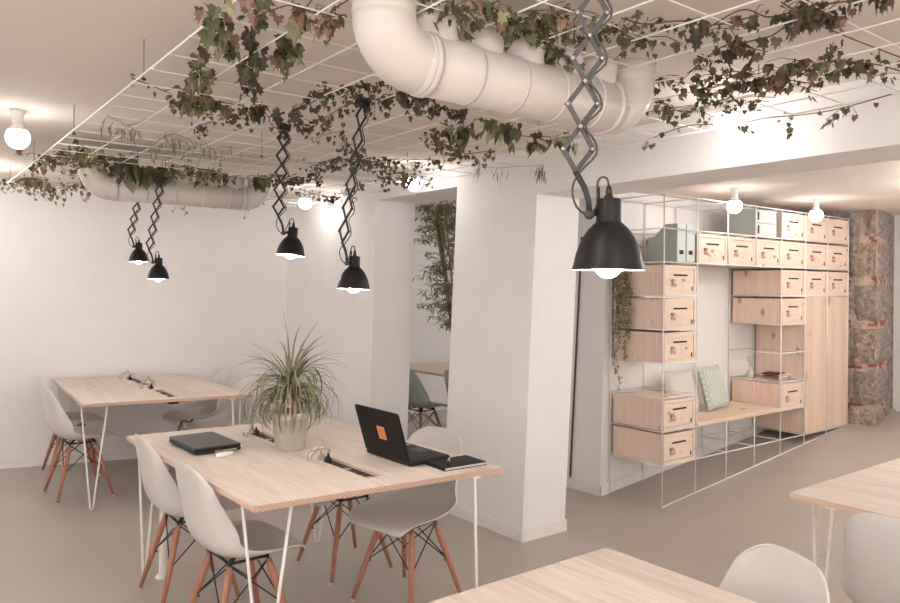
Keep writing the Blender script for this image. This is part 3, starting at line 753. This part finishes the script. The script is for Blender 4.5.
mb = MB(); mb.bevbox(-.112, .112, -.075, .075, .002, .0125, .004, 'cable_white'); mb.build('pages', t)
mb = MB(); mb.bevbox(-.115, .115, -.078, .078, .0125, .0155, .006, 'lid'); mb.box(-.115, .115, -.078, .078, 0, .002, 'lid'); mb.box(-.115, -.112, -.078, .078, 0, .015, 'lid'); mb.build('cover', t)
mb = MB(); mb.tube([(-.055, 0, 0), (-.02, 0, 0), (.04, 0, 0), (.05, 0, 0), (.062, 0, 0)], [.0045, .006, .006, .005, .001], 'silver', 10); mb.tube([(-.056, 0, 0), (-.015, 0, 0)], .0064, 'black', 10)
o = mb.build('pen', loc=(2.02, 2.63, TT+.0225)); o.rotation_euler = (0, 0, .9); tag(o, 'short silver and black pen lying on the black notebook', 'pen')
def spline(P_, k=5):
    P_ = [Vector(p) for p in P_]; out = []
    for i in range(len(P_)-1):
        a = P_[max(i-1, 0)]; b = P_[i]; c = P_[i+1]; d = P_[min(i+2, len(P_)-1)]
        for q in range(k): u = q/k; out.append(.5*((2*b)+(c-a)*u+(2*a-5*b+4*c-d)*u*u+(3*b-a-3*c+d)*u**3))
    return out+[P_[-1]]
def plugs(x, y, label, seed, tall=.07, sgn=1):
    t = thing('plug_cables', label, 'cables', (x, y, TT-.0095)); rnd = random.Random(seed)
    mb = MB()
    for k in range(3):
        a = rnd.uniform(-.02, .02); b = rnd.uniform(.2, 1)*sgn
        pts = [(0, a, .02), (.005*k, a+.01, tall*.9), (-.02-.02*k, a+.03*b, tall*1.25-.012*k), (-.045-.015*k, a+.045*b, tall*.75), (-.055-.012*k, a+.06*b, .035), (-.065, a+.075*b, .0135)]
        mb.tube(spline(pts), .003, 'cable_white' if k % 2 else 'cable_grey', 6)
    mb.tube(spline([(0, 0, .03), (.03, .03, tall*.8), (.045, .055, tall*.6), (.05, .07, .014)]), .003, 'cable_grey', 6)
    mb.build('cable', t)
    for k, (dx, dy, m) in enumerate(((0, -.012, 'plastic_black'), (0, .042, 'cable_grey'))):
        mb = MB(); T = Matrix.Translation((dx, dy, .0)) @ Matrix.Rotation(.15*(-1)**k, 4, 'X')
        mb.bevbox(-.013, .013, -.016, .016, .0, .032, .006, m, T=T); mb.tube([T @ Vector((0, 0, .03)), T @ Vector((0, .004, .05))], [.008, .004], m, 8); mb.build('plug', t)
plugs(1.615, 3.02, 'tangle of plugs and cables standing in the near socket strip, right of the plant', 1)
plugs(1.60, 3.80, 'low plugs in the socket strip just left of the metal pot', 2, .03, -1)
plugs(1.665, 6.60, 'plug with looped cable at the far end of the rear table', 3, .07, 1)
plugs(1.655, 5.95, 'upright plug and loose cable nearer on the rear table', 4, .08, 1)

# ---------------------------------------------------------------- shelving
LV = [2.22-.24*k for k in range(9)]
XJ = [4.362+.3975*j for j in range(8)]
YF, YK = 3.215, 3.688
def frame():
    t = thing('shelving_frame', 'white wire shelving frame along the wall beside the stone wall', 'shelving', (0, 0, 0))
    rz = lambda x: max(0, RS*(x-RX0))+.009
    for nm, y in (('front_wires', YF), ('rear_wires', YK)):
        mb = MB(); r = .0055
        for j in range(8):
            x = XJ[j]; zb = rz(x)
            if j in (2, 3):
                mb.tube([(x, y, zb), (x, y, LV[7])], r, 'white_metal', 6); mb.tube([(x, y, LV[2]), (x, y, LV[0])], r, 'white_metal', 6)
            else: mb.tube([(x, y, zb), (x, y, LV[0])], r, 'white_metal', 6)
        for k in range(9):
            segs = [(0, 7)] if k in (0, 1, 2, 7, 8) else ([(0, 1), (4, 7)] if k < 4 else [(0, 1), (4, 5)])
            if k == 7: segs = [(0, 5)]
            for a, b in segs:
                mb.tube([(XJ[a], y, LV[k]), (XJ[b], y, LV[k])], r, 'white_metal', 6)
        mb.tube([(XJ[0], y, rz(XJ[0])), (XJ[7], y, LV[8])], r, 'white_metal', 6)
        mb.build(nm, t)
    for j in range(8):
        for k in range(9):
            if (j in (2, 3) and k in (3, 4, 5, 6)) or (j == 6 and k in (4, 5, 6, 7)): continue
            mb = MB(); mb.tube([(XJ[j], YF, LV[k]), (XJ[j], YK, LV[k])], .0045, 'white_metal', 6); mb.build('cross_wire', t)
frame()
def locker_proto():
    t = thing('locker', 'x', 'locker box')
    W_, D_, H_ = .370, .455, .213
    mb = MB(); mb.box(0, W_, .014, D_, 0, H_, 'box'); mb.build('body', t)
    mb = MB(); b = .022; f = 'boxfront'
    mb.box(0, W_, 0, .014, 0, b, f); mb.box(0, W_, 0, .014, H_-b, H_, f); mb.box(0, b, 0, .014, b, H_-b, f); mb.box(W_-b, W_, 0, .014, b, H_-b, f)
    mb.build('door_frame', t)
    mb = MB(); mb.box(b+.003, W_-b-.003, .005, .014, b+.003, H_-b-.003, f); d = mb.build('door', t)
    mb = MB(); mb.bevbox(.106, .268, .0045, .0052, .137, .150, .0003, 'dark_hole', flat=True); mb.build('letter_slot', d)
    mb = MB()
    T = Matrix.Translation((.118, .004, .082)) @ Matrix.Rotation(PI/2, 4, 'X')
    mb.lathe([(0, 0), (.023, 0), (.023, .003), (0, .003)], 'tag', n=20, T=T); mb.tube([(.118, .001, .104), (.105, -.004, .113), (.090, -.002, .110), (.082, .003, .104)], .0028, 'ring', 6)
    mb.tube([(.082, .004, .106), (.082, -.010, .106)], .009, 'ring', 12); mb.tube([(.082, -.002, .098), (.074, -.003, .070), (.079, -.003, .062)], .004, 'ring', 6)
    mb.build('key_tag', d)
    mb = MB(); mb.box(.319, .332, .003, .0052, .033, .062, 'dark_hole'); mb.build('number_plate', d)
    mb = MB(); 
    for (x, z, r) in ((.205, .085, .008), (.215, .065, .010), (.198, .105, .006)):
        T = Matrix.Translation((x, .0048, z)) @ Matrix.Rotation(.5, 4, 'Y') @ Matrix.Rotation(PI/2, 4, 'X') @ Matrix.Scale(1.8, 4, (0, 1, 0))
        mb.lathe([(0, 0), (r*.5, 0), (r*.5, .0006), (0, .0006)], 'tag', n=10, T=T)
    mb.build('printed_mark', d)
    return reg(t)
LK = locker_proto()
names_col = ['nearest', 'second', 'third', 'fourth', 'fifth', 'sixth', 'last']
cells = []
rowlab = {0: 'in the top row', 1: 'in the second row from the top', 2: 'in the third row from the top'}
for j, nm in ((4, 'left one of three'), (5, 'middle one of three'), (6, 'rightmost')): cells.append((0, j, 'pine locker box '+nm+' in the top row of the shelving'))
for j, nm in zip(range(1, 7), ('first from the files', 'second from the files', 'under the pale archive boxes', 'third from the right', 'second from the right', 'rightmost')): cells.append((1, j, 'pine locker box in the second row, '+nm))
cells.append((2, 0, 'pine locker box directly below the sage magazine files'))
for j, nm in ((4, 'left one, its long side showing'), (5, 'above the left tall cupboard'), (6, 'above the right tall cupboard')): cells.append((2, j, 'pine locker box in the third row, '+nm))
cells += [(3, 0, 'pine locker box in the near stack, second below the magazine files'), (3, 4, 'pine locker box left of the tall cupboards, above the open book cell'),
          (4, 0, 'pine locker box in the near stack, lowest above the open gap with the cushion'),
          (6, 0, 'pine locker box level with the cushions, nearer end of the bench'), (7, 0, 'lowest pine locker box at the near end of the shelving'),
          (6, 4, 'pine locker box under the lying books at the far end of the bench')]
for i, (k, j, lab) in enumerate(cells):
    loc = (XJ[j]+.014, YF-.004+.002, LV[k+1]+.0062)
    if i == 0: LK.location = loc; LK['label'] = lab; LK['group'] = 'pine locker boxes in the shelving'
    else: dup(LK, loc, 0, lab, 'pine locker boxes in the shelving')
def cupboard(j, lab):
    t = thing('cupboard', lab, 'cupboard', (XJ[j]+.010, YF, LV[8]+.0062)); W_, H_ = .3765, 1.19
    mb = MB(); mb.box(0, W_, .016, .46, 0, H_, 'box'); mb.build('body', t)
    mb = MB(); mb.box(.002, W_-.002, .004, .016, .002, H_-.002, 'door'); b = .016
    mb.box(.002, b, -.002, .004, .002, H_-.002, 'door'); mb.box(W_-b, W_-.002, -.002, .004, .002, H_-.002, 'door'); mb.box(b, W_-b, -.002, .004, H_-b, H_-.002, 'door'); mb.box(b, W_-b, -.002, .004, .002, b, 'door')
    mb.build('door', t)
cupboard(5, 'tall pine cupboard under the lockers, left of two, with knotty door'); cupboard(6, 'tall pine cupboard under the lockers, right one against the stone wall')
mb = MB(); mb.bevbox(XJ[1]+.004, XJ[4]-.004, YF-.012, 3.682, LV[7]+.0056, LV[7]+.030, .003, 'bench', seg=1)
tag(mb.build('bench_board'), 'pine bench board in the shelving carrying two cushions', 'bench')
# cushions
def cushion(name, mat, lab, loc, rz, lean, sz=.34, th=.11):
    n = 14; V = []; F = []
    for s in (1, -1):
        for i in range(n+1):
            for k in range(n+1):
                u = -1+2*i/n; v = -1+2*k/n
                e = max(0, (1-u**4)*(1-v**4))**.5
                pin = 1-.07*(1-abs(u*v))
                x = u*sz/2*(1-.06*(1-u*u*0)*(1-v*v)*abs(u)); z = v*sz/2*(1-.06*(1-u*u)*abs(v))
                V.append((x, s*th/2*e*(.9+.1*math.sin(3*u+2*v)), z+sz/2))
    N2 = (n+1)**2
    for i in range(n):
        for k in range(n):
            a = i*(n+1)+k; F.append((a, a+n+1, a+n+2, a+1)); b = a+N2; F.append((b, b+1, b+n+2, b+n+1))
    mb = MB(); mb.add(V, F, mat, True); o = mb.build(name, loc=loc); o.rotation_euler = Euler((lean, 0, rz)); tag(o, lab, 'cushion'); return o
cushion('cushion', 'pil_green', 'sage green cushion with white dots leaning on the wall above the bench', (5.41, 3.44, LV[7]+.040), .12, -.28, .36)
cushion('cushion', 'pil_white', 'cream white cushion at the near end of the bench behind the frame', (4.99, 3.47, LV[7]+.036), -.10, -.25, .34)
# magazine files and archive boxes
def magfile():
    t = thing('magazine_file', 'sage green magazine file, left of the standing pair on the shelving', 'magazine file')
    w_, d_, h_ = .105, .27, .275
    prof = [(0, 0), (d_, 0), (d_, .12), (.10, h_), (0, h_)]
    mb = MB(); mb.prism([(0, y, z) for y, z in prof], [(w_, y, z) for y, z in prof], 'teal'); mb.build('body', t)
    mb = MB(); mb.box(.004, w_-.004, -.0022, .0006, .003, h_-.003, 'teal_light'); s = mb.build('spine', t)
    mb = MB(); mb.box(.028, .076, -.0035, -.002, .055, .085, 'dark_hole'); mb.build('label_holder', s)
    return reg(t)
mf = magfile(); mf.location = (XJ[0]+.165, YF+.012, LV[2]+.007)
dup(mf, (XJ[0]+.277, YF+.012, LV[2]+.007), 0, 'sage green magazine file, right of the standing pair beside a locker')
def archive():
    t = thing('archive_box', 'pale sage archive box, lower of the two stacked on the lockers', 'archive box')
    mb = MB(); mb.box(0, .30, 0, .25, 0, .105, 'teal'); mb.build('body', t)
    mb = MB(); mb.box(.002, .298, -.002, .001, .002, .101, 'teal_light'); s = mb.build('front_panel', t)
    mb = MB(); mb.box(.012, .034, -.0032, -.0018, .02, .085, 'dark_hole'); mb.build('label_holder', s)
    mb = MB(); mb.box(-.0022, .302, .0, .252, .098, .109, 'teal'); mb.build('lid', t)
    return reg(t)
ab = archive(); ab.location = (XJ[3]+.03, YF+.012, LV[1]+.007); 
dup(ab, (XJ[3]+.03, YF+.014, LV[1]+.1165), 0, 'pale sage archive box, upper of the two stacked on the lockers')
# books on the low locker
bk = [('book', 'teal', 'flat teal book at the bottom of the lying pile', (.23, .17, .008), (0, 0), .05), ('book', 'brick', 'red spined book lying second in the pile', (.20, .14, .022), (-.01, 0), .1),
      ('book', 'cable_white', 'white book lying on the red one in the pile', (.19, .13, .012), (.03, .005), -.12), ('magazine', 'plastic_black', 'dark magazine with green edge on top of the pile', (.20, .14, .007), (-.02, .01), .2)]
z = LV[6]+.0065
for nm, mt, lab, (w_, d_, h_), (dx, dy), rz in bk:
    mb = MB(); 
    if h_ > .015:
        mb.box(-w_/2+.004, w_/2-.003, -d_/2+.003, d_/2-.003, .002, h_-.002, 'cable_white'); mb.box(-w_/2, w_/2, -d_/2, d_/2, 0, .002, mt); mb.box(-w_/2, w_/2, -d_/2, d_/2, h_-.002, h_, mt); mb.box(-w_/2, -w_/2+.004, -d_/2, d_/2, 0.002, h_-.002, mt)
    else: mb.box(-w_/2, w_/2, -d_/2, d_/2, 0, h_, mt)
    o = mb.build(nm, loc=(6.14+dx, 3.36+dy, z)); o.rotation_euler = (0, 0, rz); tag(o, lab, 'book', 'books lying on the low locker'); z += h_+.0004
t = thing('dried_stems_vase', 'small beige bottle with dry stems left of the lying books', 'vase', (6.01, 3.52, LV[6]+.0065))
mb = MB(); mb.lathe([(0, 0), (.028, 0), (.03, .01), (.03, .05), (.012, .07), (.012, .09), (.009, .09), (.009, .06)], 'pot', n=16); mb.build('bottle', t)
mb = MB()
for q in range(5): mb.tube([(0, 0, .05), (.01*(q-2), .005*(q % 2), .13), (.022*(q-2), .01, .19)], .0016, 'leaf_b3', 5)
mb.build('dry_stems', t)

# ---------------------------------------------------------------- foliage
def ivy_leaf(s, kind):
    if kind == 'ivy': pts = [(0, 0), (.28, -.16), (.55, .12), (.34, .34), (.42, .62), (.16, .62), (0, 1.05), (-.16, .62), (-.42, .62), (-.34, .34), (-.55, .12), (-.28, -.16)]
    elif kind == 'heart': pts = [(0, .06), (.22, -.10), (.42, .05), (.46, .30), (.32, .62), (.12, .88), (0, 1.08), (-.12, .88), (-.32, .62), (-.46, .30), (-.42, .05), (-.22, -.10)]
    elif kind == 'long': pts = [(0, 0), (.06, .25), (.085, .55), (.045, .85), (0, 1.1), (-.045, .85), (-.085, .55), (-.06, .25)]
    elif kind == 'narrow': pts = [(0, 0), (.035, .3), (.04, .7), (0, 1.1), (-.04, .7), (-.035, .3)]
    else: pts = [(0, 0), (.35, .2), (.35, .7), (0, 1), (-.35, .7), (-.35, .2)]
    n = len(pts)
    c = [(0, .42, .0)]
    vs = c+[(x, y, -abs(x)*(.12 if kind == 'heart' else .38)-.10*(y-.3)**2) for x, y in pts]
    return [Vector(v)*s for v in vs], [(0, 1+i, 1+(i+1) % n) for i in range(n)]
def leaf(mb, p, s, pal, rnd, kind, down=.6, out=None):
    vs, fs = ivy_leaf(s, kind)
    if out is None: out = rnd.uniform(0, 2*PI)
    tilt = -rnd.uniform(down-.65, down+.65)      # 0 = horizontal, -pi/2 = hanging
    Rm = Matrix.Rotation(out, 3, 'Z') @ Matrix.Rotation(tilt, 3, 'X') @ Matrix.Rotation(rnd.uniform(-.8, .8), 3, 'Y')
    mb.add([p+Rm @ v for v in vs], fs, 'leaf_'+rnd.choice(PAL[pal]), False)
def vine(name, label, cat, P_, n, size, pal, spread, seed, kind='ivy', hang=.05, stem='stem', twigs=True, r=.0022, down=1.15, zs=.012):
    rnd = random.Random(seed); t = thing(name, label, cat, P_[0]); o = Vector(P_[0])
    ctrl = []
    for p in P_: ctrl.append(Vector(p)-o+Vector((rnd.uniform(-.01, .01), rnd.uniform(-.01, .01), rnd.uniform(-.012, .012))))
    path = spline(ctrl, 6); ms = MB(); ms.tube(path, r, stem, 5); ml = MB()
    nt = max(2, n//9)
    twl = []
    if twigs:
        for q in range(nt):
            i = rnd.randrange(len(path)); a = rnd.uniform(0, 2*PI); L_ = spread*rnd.uniform(.5, 1.5)
            b = path[i]; e = b+Vector((math.cos(a)*L_, math.sin(a)*L_, -rnd.uniform(-.25, 1)*hang))
            m_ = b.lerp(e, .5)+Vector((rnd.uniform(-.01, .01), rnd.uniform(-.01, .01), .012)); tw = [b, m_, e]; ms.tube(tw, r*.6, stem, 4); twl.append(tw)
    for q in range(n):
        if twl and rnd.random() < .7:
            tw = rnd.choice(twl); u = rnd.uniform(.1, 1.05); p = tw[0].lerp(tw[2], u)
        else: p = path[rnd.randrange(len(path))].copy()
        p = p+Vector((rnd.gauss(0, .010), rnd.gauss(0, .010), rnd.gauss(-.008, zs)))
        p.z = min(p.z, 2.375-o.z)
        leaf(ml, p, size*rnd.uniform(.45, 1.15), pal, rnd, kind, down)
    ms.build('stem', t); ml.build('foliage', t)
    return t
IV = 'ivy vine'
VN = [
('thick olive ivy vine on the grid corner at the top left, large leaves', IV, 157, .040, 'olive', .07, [(.66, 1.75, 2.28), (.72, 1.95, 2.28), (.75, 2.12, 2.28), (.8, 2.37, 2.28), (.84, 2.58, 2.28), (.9, 2.86, 2.28), (1.01, 2.93, 2.28), (1.17, 2.97, 2.28)]),
('dark ivy vine running beside the olive one at the top left', IV, 96, .036, 'dark', .05, [(.79, 1.85, 2.28), (.86, 2.14, 2.28), (.96, 2.33, 2.28), (1.04, 2.63, 2.28), (1.17, 2.8, 2.28), (1.27, 2.84, 2.28)]),
('sparse green strand crossing the grid left of the big pipe', IV, 42, .042, 'olive', .02, [(.84, 1.57, 2.28), (.88, 1.79, 2.28), (.93, 1.97, 2.28), (.99, 2.15, 2.28), (1.13, 2.47, 2.28)]),
('withered pinkish brown vine along the top edge, left of the big pipe', 'dried vine', 52, .034, 'brown', .03, [(.72, 1.82, 2.28), (.79, 1.87, 2.28), (.84, 1.8, 2.28), (.9, 1.78, 2.28), (1.01, 1.8, 2.28)]),
('few large olive leaves hanging right beside the big pipe end', IV, 10, .042, 'olive', .015, [(.96, 1.5, 2.28), (.96, 1.77, 2.28), (1.0, 1.87, 2.28), (1.07, 2.05, 2.28)]),
('thin dark sprig crossing the left edge wire of the grid', IV, 45, .022, 'dark', .04, [(.69, 2.78, 2.27), (.78, 2.84, 2.27), (.83, 2.84, 2.27), (.87, 2.8, 2.27), (1.05, 3.1, 2.27), (1.21, 3.11, 2.27)]),
('pink and cream variegated ivy at the far left tip of the grid', IV, 210, .034, 'pink', .10, [(.69, 5.75, 2.26), (.78, 5.65, 2.26), (.88, 5.85, 2.25), (1.0, 5.95, 2.24), (1.12, 5.75, 2.26), (1.2, 5.6, 2.26)]),
('dense bushy ivy over the left end of the rear pipe', IV, 332, .040, 'olive2', .13, [(.75, 5.03, 2.29), (.84, 4.53, 2.29), (1.01, 4.71, 2.29), (1.19, 4.88, 2.29), (1.34, 5.12, 2.29)]),
('mixed ivy behind the heart-shaped leaves on the rear pipe', IV, 157, .038, 'olive2', .10, [(1.5, 5.2, 2.29), (1.45, 4.92, 2.29), (1.48, 4.64, 2.29), (1.59, 4.69, 2.29), (1.76, 4.76, 2.29)]),
('dark ivy around the second pendant clamp', IV, 105, .028, 'dark', .04, [(1.15, 3.33, 2.27), (1.22, 3.1, 2.27), (1.25, 2.93, 2.27), (1.42, 3.2, 2.27), (1.53, 3.25, 2.27)]),
('fine dark ivy arching from the second clamp towards the big pipe', IV, 166, .030, 'dark', .03, [(1.41, 2.99, 2.27), (1.32, 2.72, 2.27), (1.31, 2.54, 2.27), (1.35, 2.41, 2.27), (1.42, 2.3, 2.27), (1.49, 2.19, 2.27)]),
('fine dark ivy passing under the clamp of the lowest pendant', IV, 131, .030, 'dark', .03, [(1.52, 3.11, 2.27), (1.51, 2.86, 2.27), (1.47, 2.58, 2.27), (1.53, 2.41, 2.27), (1.61, 2.23, 2.27)]),
('wide mat of dark ivy on the middle of the grid behind two pendants', IV, 332, .032, 'dark', .12, [(2.03, 4.61, 2.28), (2.28, 4.69, 2.28), (2.18, 4.2, 2.28), (2.15, 3.76, 2.28), (2.4, 3.78, 2.28), (2.81, 4.11, 2.28)]),
('dark ivy trailing right from the lowest pendant arm', IV, 175, .030, 'dark', .09, [(1.7, 3.02, 2.27), (1.94, 3.38, 2.27), (2.21, 3.64, 2.27), (2.28, 3.49, 2.27), (2.51, 3.38, 2.27)]),
('dark ivy on the far right edge of the grid near the doorway', IV, 140, .034, 'dark', .08, [(2.48, 5.1, 2.27), (2.83, 5.27, 2.27), (2.71, 4.75, 2.27), (2.67, 4.14, 2.27), (2.87, 4.09, 2.27)]),
('dark ivy coming out beneath the left half of the big pipe', IV, 105, .034, 'dark', .05, [(1.4, 2.11, 2.25), (1.58, 2.22, 2.25), (1.74, 2.34, 2.25), (1.84, 2.34, 2.25)]),
('reddish brown ivy hanging under the broad green leaves', IV, 131, .030, 'brown2', .05, [(1.94, 2.69, 2.25), (2.11, 2.84, 2.25), (2.32, 3.0, 2.25), (2.47, 3.06, 2.25), (2.46, 2.88, 2.25)]),
('large variegated green leaves trailing beneath the big pipe', IV, 105, .068, 'vari', .05, [(1.91, 2.57, 2.26), (2.05, 2.61, 2.26), (2.02, 2.43, 2.26), (2.19, 2.49, 2.26), (2.36, 2.55, 2.26), (2.5, 2.52, 2.26), (2.6, 2.49, 2.26)]),
('thick olive clump of ivy growing out of the big pipe at top centre', IV, 262, .036, 'olive', .07, [(1.17, 1.46, 2.29), (1.3, 1.49, 2.29), (1.41, 1.56, 2.29), (1.51, 1.59, 2.29), (1.46, 1.48, 2.29), (1.43, 1.39, 2.29)]),
('olive ivy drooping left of the big scissor arm', IV, 113, .040, 'olive', .05, [(1.46, 1.67, 2.27), (1.48, 1.6, 2.27), (1.59, 1.6, 2.27), (1.67, 1.62, 2.27)]),
('few broad leaves above the middle of the big pipe', IV, 38, .042, 'olive', .04, [(1.06, 1.5, 2.28), (1.17, 1.58, 2.28), (1.25, 1.63, 2.28), (1.22, 1.54, 2.28), (1.28, 1.57, 2.28)]),
('bare reddish woody stem curving over the big pipe', 'dried vine', 6, .03, 'brown', .02, [(1.33, 1.74, 2.28), (1.32, 1.64, 2.28), (1.34, 1.56, 2.28), (1.37, 1.5, 2.28), (1.35, 1.37, 2.28)]),
('dark ivy directly behind the big scissor arm', IV, 96, .034, 'dark', .05, [(1.61, 1.49, 2.27), (1.63, 1.42, 2.27), (1.63, 1.37, 2.27), (1.74, 1.39, 2.27), (1.65, 1.3, 2.27)]),
('dark ivy strand running right from the big scissor arm', IV, 105, .030, 'dark', .025, [(1.59, 1.32, 2.28), (1.66, 1.28, 2.28), (1.75, 1.25, 2.28), (1.82, 1.2, 2.28), (1.86, 1.1, 2.28)]),
('dark leafy vine along the top edge of the picture, right half', IV, 148, .044, 'dark', .05, [(1.86, 1.26, 2.29), (1.82, 1.11, 2.29), (1.96, 1.1, 2.29), (1.92, .99, 2.29), (1.93, .92, 2.29), (2.0, .81, 2.29)]),
('dark vine with the largest leaves of the right half', IV, 45, .062, 'dark', .03, [(2.02, 1.22, 2.27), (2.0, 1.15, 2.27), (1.97, 1.09, 2.27), (1.91, 1.0, 2.27), (1.91, .95, 2.27)]),
('long nearly bare stem running down to the right edge', 'dried vine', 5, .03, 'dark', .01, [(1.84, 1.0, 2.29), (2.05, 1.02, 2.29), (2.28, 1.03, 2.29), (2.59, 1.0, 2.29)]),
('brown ivy left of the dense brown clump on the right', IV, 122, .034, 'brown2', .05, [(2.13, 1.64, 2.27), (2.19, 1.55, 2.27), (2.09, 1.41, 2.27), (2.01, 1.29, 2.27), (2.01, 1.22, 2.27)]),
('densest clump of withered brown ivy above the long beam', IV, 288, .040, 'brown2', .07, [(2.36, 1.59, 2.27), (2.22, 1.4, 2.27), (2.31, 1.38, 2.27), (2.42, 1.37, 2.27), (2.36, 1.27, 2.27), (2.29, 1.18, 2.27)]),
('brown ivy reaching the right edge of the picture', IV, 157, .038, 'brown2', .05, [(2.45, 1.26, 2.27), (2.35, 1.13, 2.27), (2.46, 1.11, 2.27), (2.5, 1.04, 2.27), (2.72, 1.04, 2.27)]),
('brown ivy just above the globe bulb in front of the beam', IV, 140, .032, 'brown2', .05, [(2.32, 1.75, 2.26), (2.49, 1.77, 2.26), (2.61, 1.76, 2.26), (2.52, 1.59, 2.26), (2.64, 1.58, 2.26)]),
('sparse brown vine on the last grid wire before the beam', IV, 73, .034, 'brown2', .03, [(2.8, 2.12, 2.25), (2.79, 1.93, 2.25), (2.84, 1.74, 2.25), (2.88, 1.61, 2.25), (2.92, 1.51, 2.25), (2.9, 1.35, 2.25), (2.88, 1.15, 2.25)]),
]
for i, (lab, cat, n, s, pal, sp, P_) in enumerate(VN):
    right = P_[0][0] > 1.5 and P_[0][1] < 2.3 and sp > .02; rear = P_[0][1] > 4.4 and P_[0][0] < 2
    vine('dried_vine' if cat != IV else 'ivy_vine', lab, cat, P_, int(n*(1.5 if rear else .72 if right else 1.0)), s*(.78 if right else 1.2 if i in (0, 1, 2) else .9), pal, sp*(2.2 if right else 1.15), 100+i, kind='heart' if i == 17 else 'ivy', down=1.3 if i == 17 else 1.15, hang=.05 if not rear else .09, zs=.022 if rear else .018 if P_[0][1] > 2.4 else .012)
vine('grassy_sprig', 'wispy grass sprig by the left edge wire of the grid', 'dried sprig', [(.72, 3.26, 2.25), (.8, 3.39, 2.25), (.86, 3.46, 2.25), (.88, 3.27, 2.25)], 42, .065, 'grass', .05, 300, 'narrow', r=.0012)
vine('grassy_sprig', 'airy dry sprigs between the two planter pipes', 'dried sprig', [(1.1, 4.03, 2.25), (1.07, 3.72, 2.25), (1.07, 3.48, 2.25), (1.2, 3.67, 2.25), (1.37, 3.8, 2.25)], 110, .06, 'grass', .10, 301, 'narrow', r=.0012)
vine('grassy_sprig', 'hanging dry grass blades right of the broad green leaves', 'dried sprig', [(2.55, 3.15, 2.24), (2.75, 3.2, 2.24), (2.9, 3.15, 2.24), (2.92, 2.95, 2.24)], 44, .08, 'grass', .04, 302, 'narrow', r=.001, down=1.3)
vine('trailing_vine', 'small hanging tendrils below the right half of the rear pipe', 'trailing vine', [(1.55, 5.6, 2.24), (1.7, 5.7, 2.22), (1.9, 5.65, 2.22), (2.1, 5.8, 2.22), (2.4, 5.75, 2.24)], 60, .022, 'olive', .05, 303, 'ivy', hang=.16)
vine('heart_leaf_plant', 'dark heart-shaped leaves hanging over the rear pipe', 'trailing plant', [(1.12, 4.66, 2.28), (1.3, 4.7, 2.25), (1.48, 4.68, 2.24), (1.66, 4.7, 2.24), (1.85, 4.68, 2.27), (2.0, 4.7, 2.28)], 34, .10, 'heart', .05, 304, 'heart', hang=.06, stem='stemg', down=1.45, zs=.02)
# tree in the far room and the string plant on the shelving
def bamboo():
    t = thing('bamboo_tree', 'slender leafy bamboo in the far room, spilling into the doorway view', 'tree', (3.74, 4.74, 0)); rnd = random.Random(8)
    mb = MB(); mb.lathe([(0, 0), (.13, 0), (.16, .28), (.165, .30), (.155, .30), (.15, .26), (0, .26)], 'ceramic', n=24); mb.build('pot', t)
    ms = MB(); ml = MB()
    for s in range(12):
        a = rnd.uniform(0, 2*PI); top = Vector((math.cos(a)*.16, math.sin(a)*.16+.08, rnd.uniform(2.0, 2.25)))
        pts = spline([(math.cos(a)*.04, math.sin(a)*.04, .25), (math.cos(a)*.06, math.sin(a)*.06, 1.1), top], 8); ms.tube(pts, .006, 'stemg', 6)
        for q in range(30):
            z_ = rnd.uniform(.55, 1); b = pts[min(len(pts)-1, int(z_*len(pts)))]
            a2 = rnd.uniform(0, 2*PI); L_ = rnd.uniform(.15, .36); e = b+Vector((math.cos(a2)*L_, math.sin(a2)*L_, rnd.uniform(-.02, .12)))
            e.z = min(e.z, 2.22); e.x = max(e.x, -.14)
            ms.tube([b, b.lerp(e, .5)+Vector((0, 0, .03)), e], .0015, 'stemg', 4)
            for k in range(9):
                p = b.lerp(e, rnd.uniform(.25, 1.05))+Vector((0, 0, .02)); leaf(ml, p, rnd.uniform(.05, .085), 'bamboo', rnd, 'long', .35)
    ms.build('stem', t); ml.build('foliage', t)
bamboo()
def string_plant():
    t = thing('string_plant', 'pale green trailing plant hanging down the near corner of the shelving', 'trailing plant', (XJ[0]+.03, 3.64, LV[2]+.005)); rnd = random.Random(4)
    mb = MB(); mb.lathe([(0, .003), (.045, .003), (.055, .10), (.058, .105), (.052, .105), (.05, .09), (0, .09)], 'ceramic', n=20, c=(.06, -.06, 0)); mb.build('pot', t)
    ms = MB(); ml = MB()
    for s in range(17):
        x = rnd.uniform(-.055, .03); y = rnd.uniform(-.16, .03)
        L_ = rnd.uniform(.25, .95) if y > -.14 else rnd.uniform(.15, .45)
        pts = [(.05, -.06, .11), (min(x, -.03)*.5, y*.6, .12), (-.045+rnd.uniform(-.015, .01), y, .02)]
        zz = .02
        while zz > -L_: zz -= .08; pts.append((-.045+rnd.uniform(-.03, .012), y+rnd.uniform(-.02, .02), zz))
        pts = spline(pts, 3); ms.tube(pts, .0012, 'stemg', 4)
        for p in pts[4:]:
            for k in range(4): leaf(ml, p+Vector((rnd.gauss(0, .007), rnd.gauss(0, .007), rnd.gauss(0, .012))), rnd.uniform(.012, .022), 'pearl', rnd, 'x', .6)
    for k in range(70): leaf(ml, Vector((.055+rnd.gauss(0, .03), -.06+rnd.gauss(0, .03), .125+rnd.uniform(-.01, .03))), .02, 'pearl', rnd, 'x', .3)
    ms.build('stem', t); ml.build('foliage', t)
string_plant()
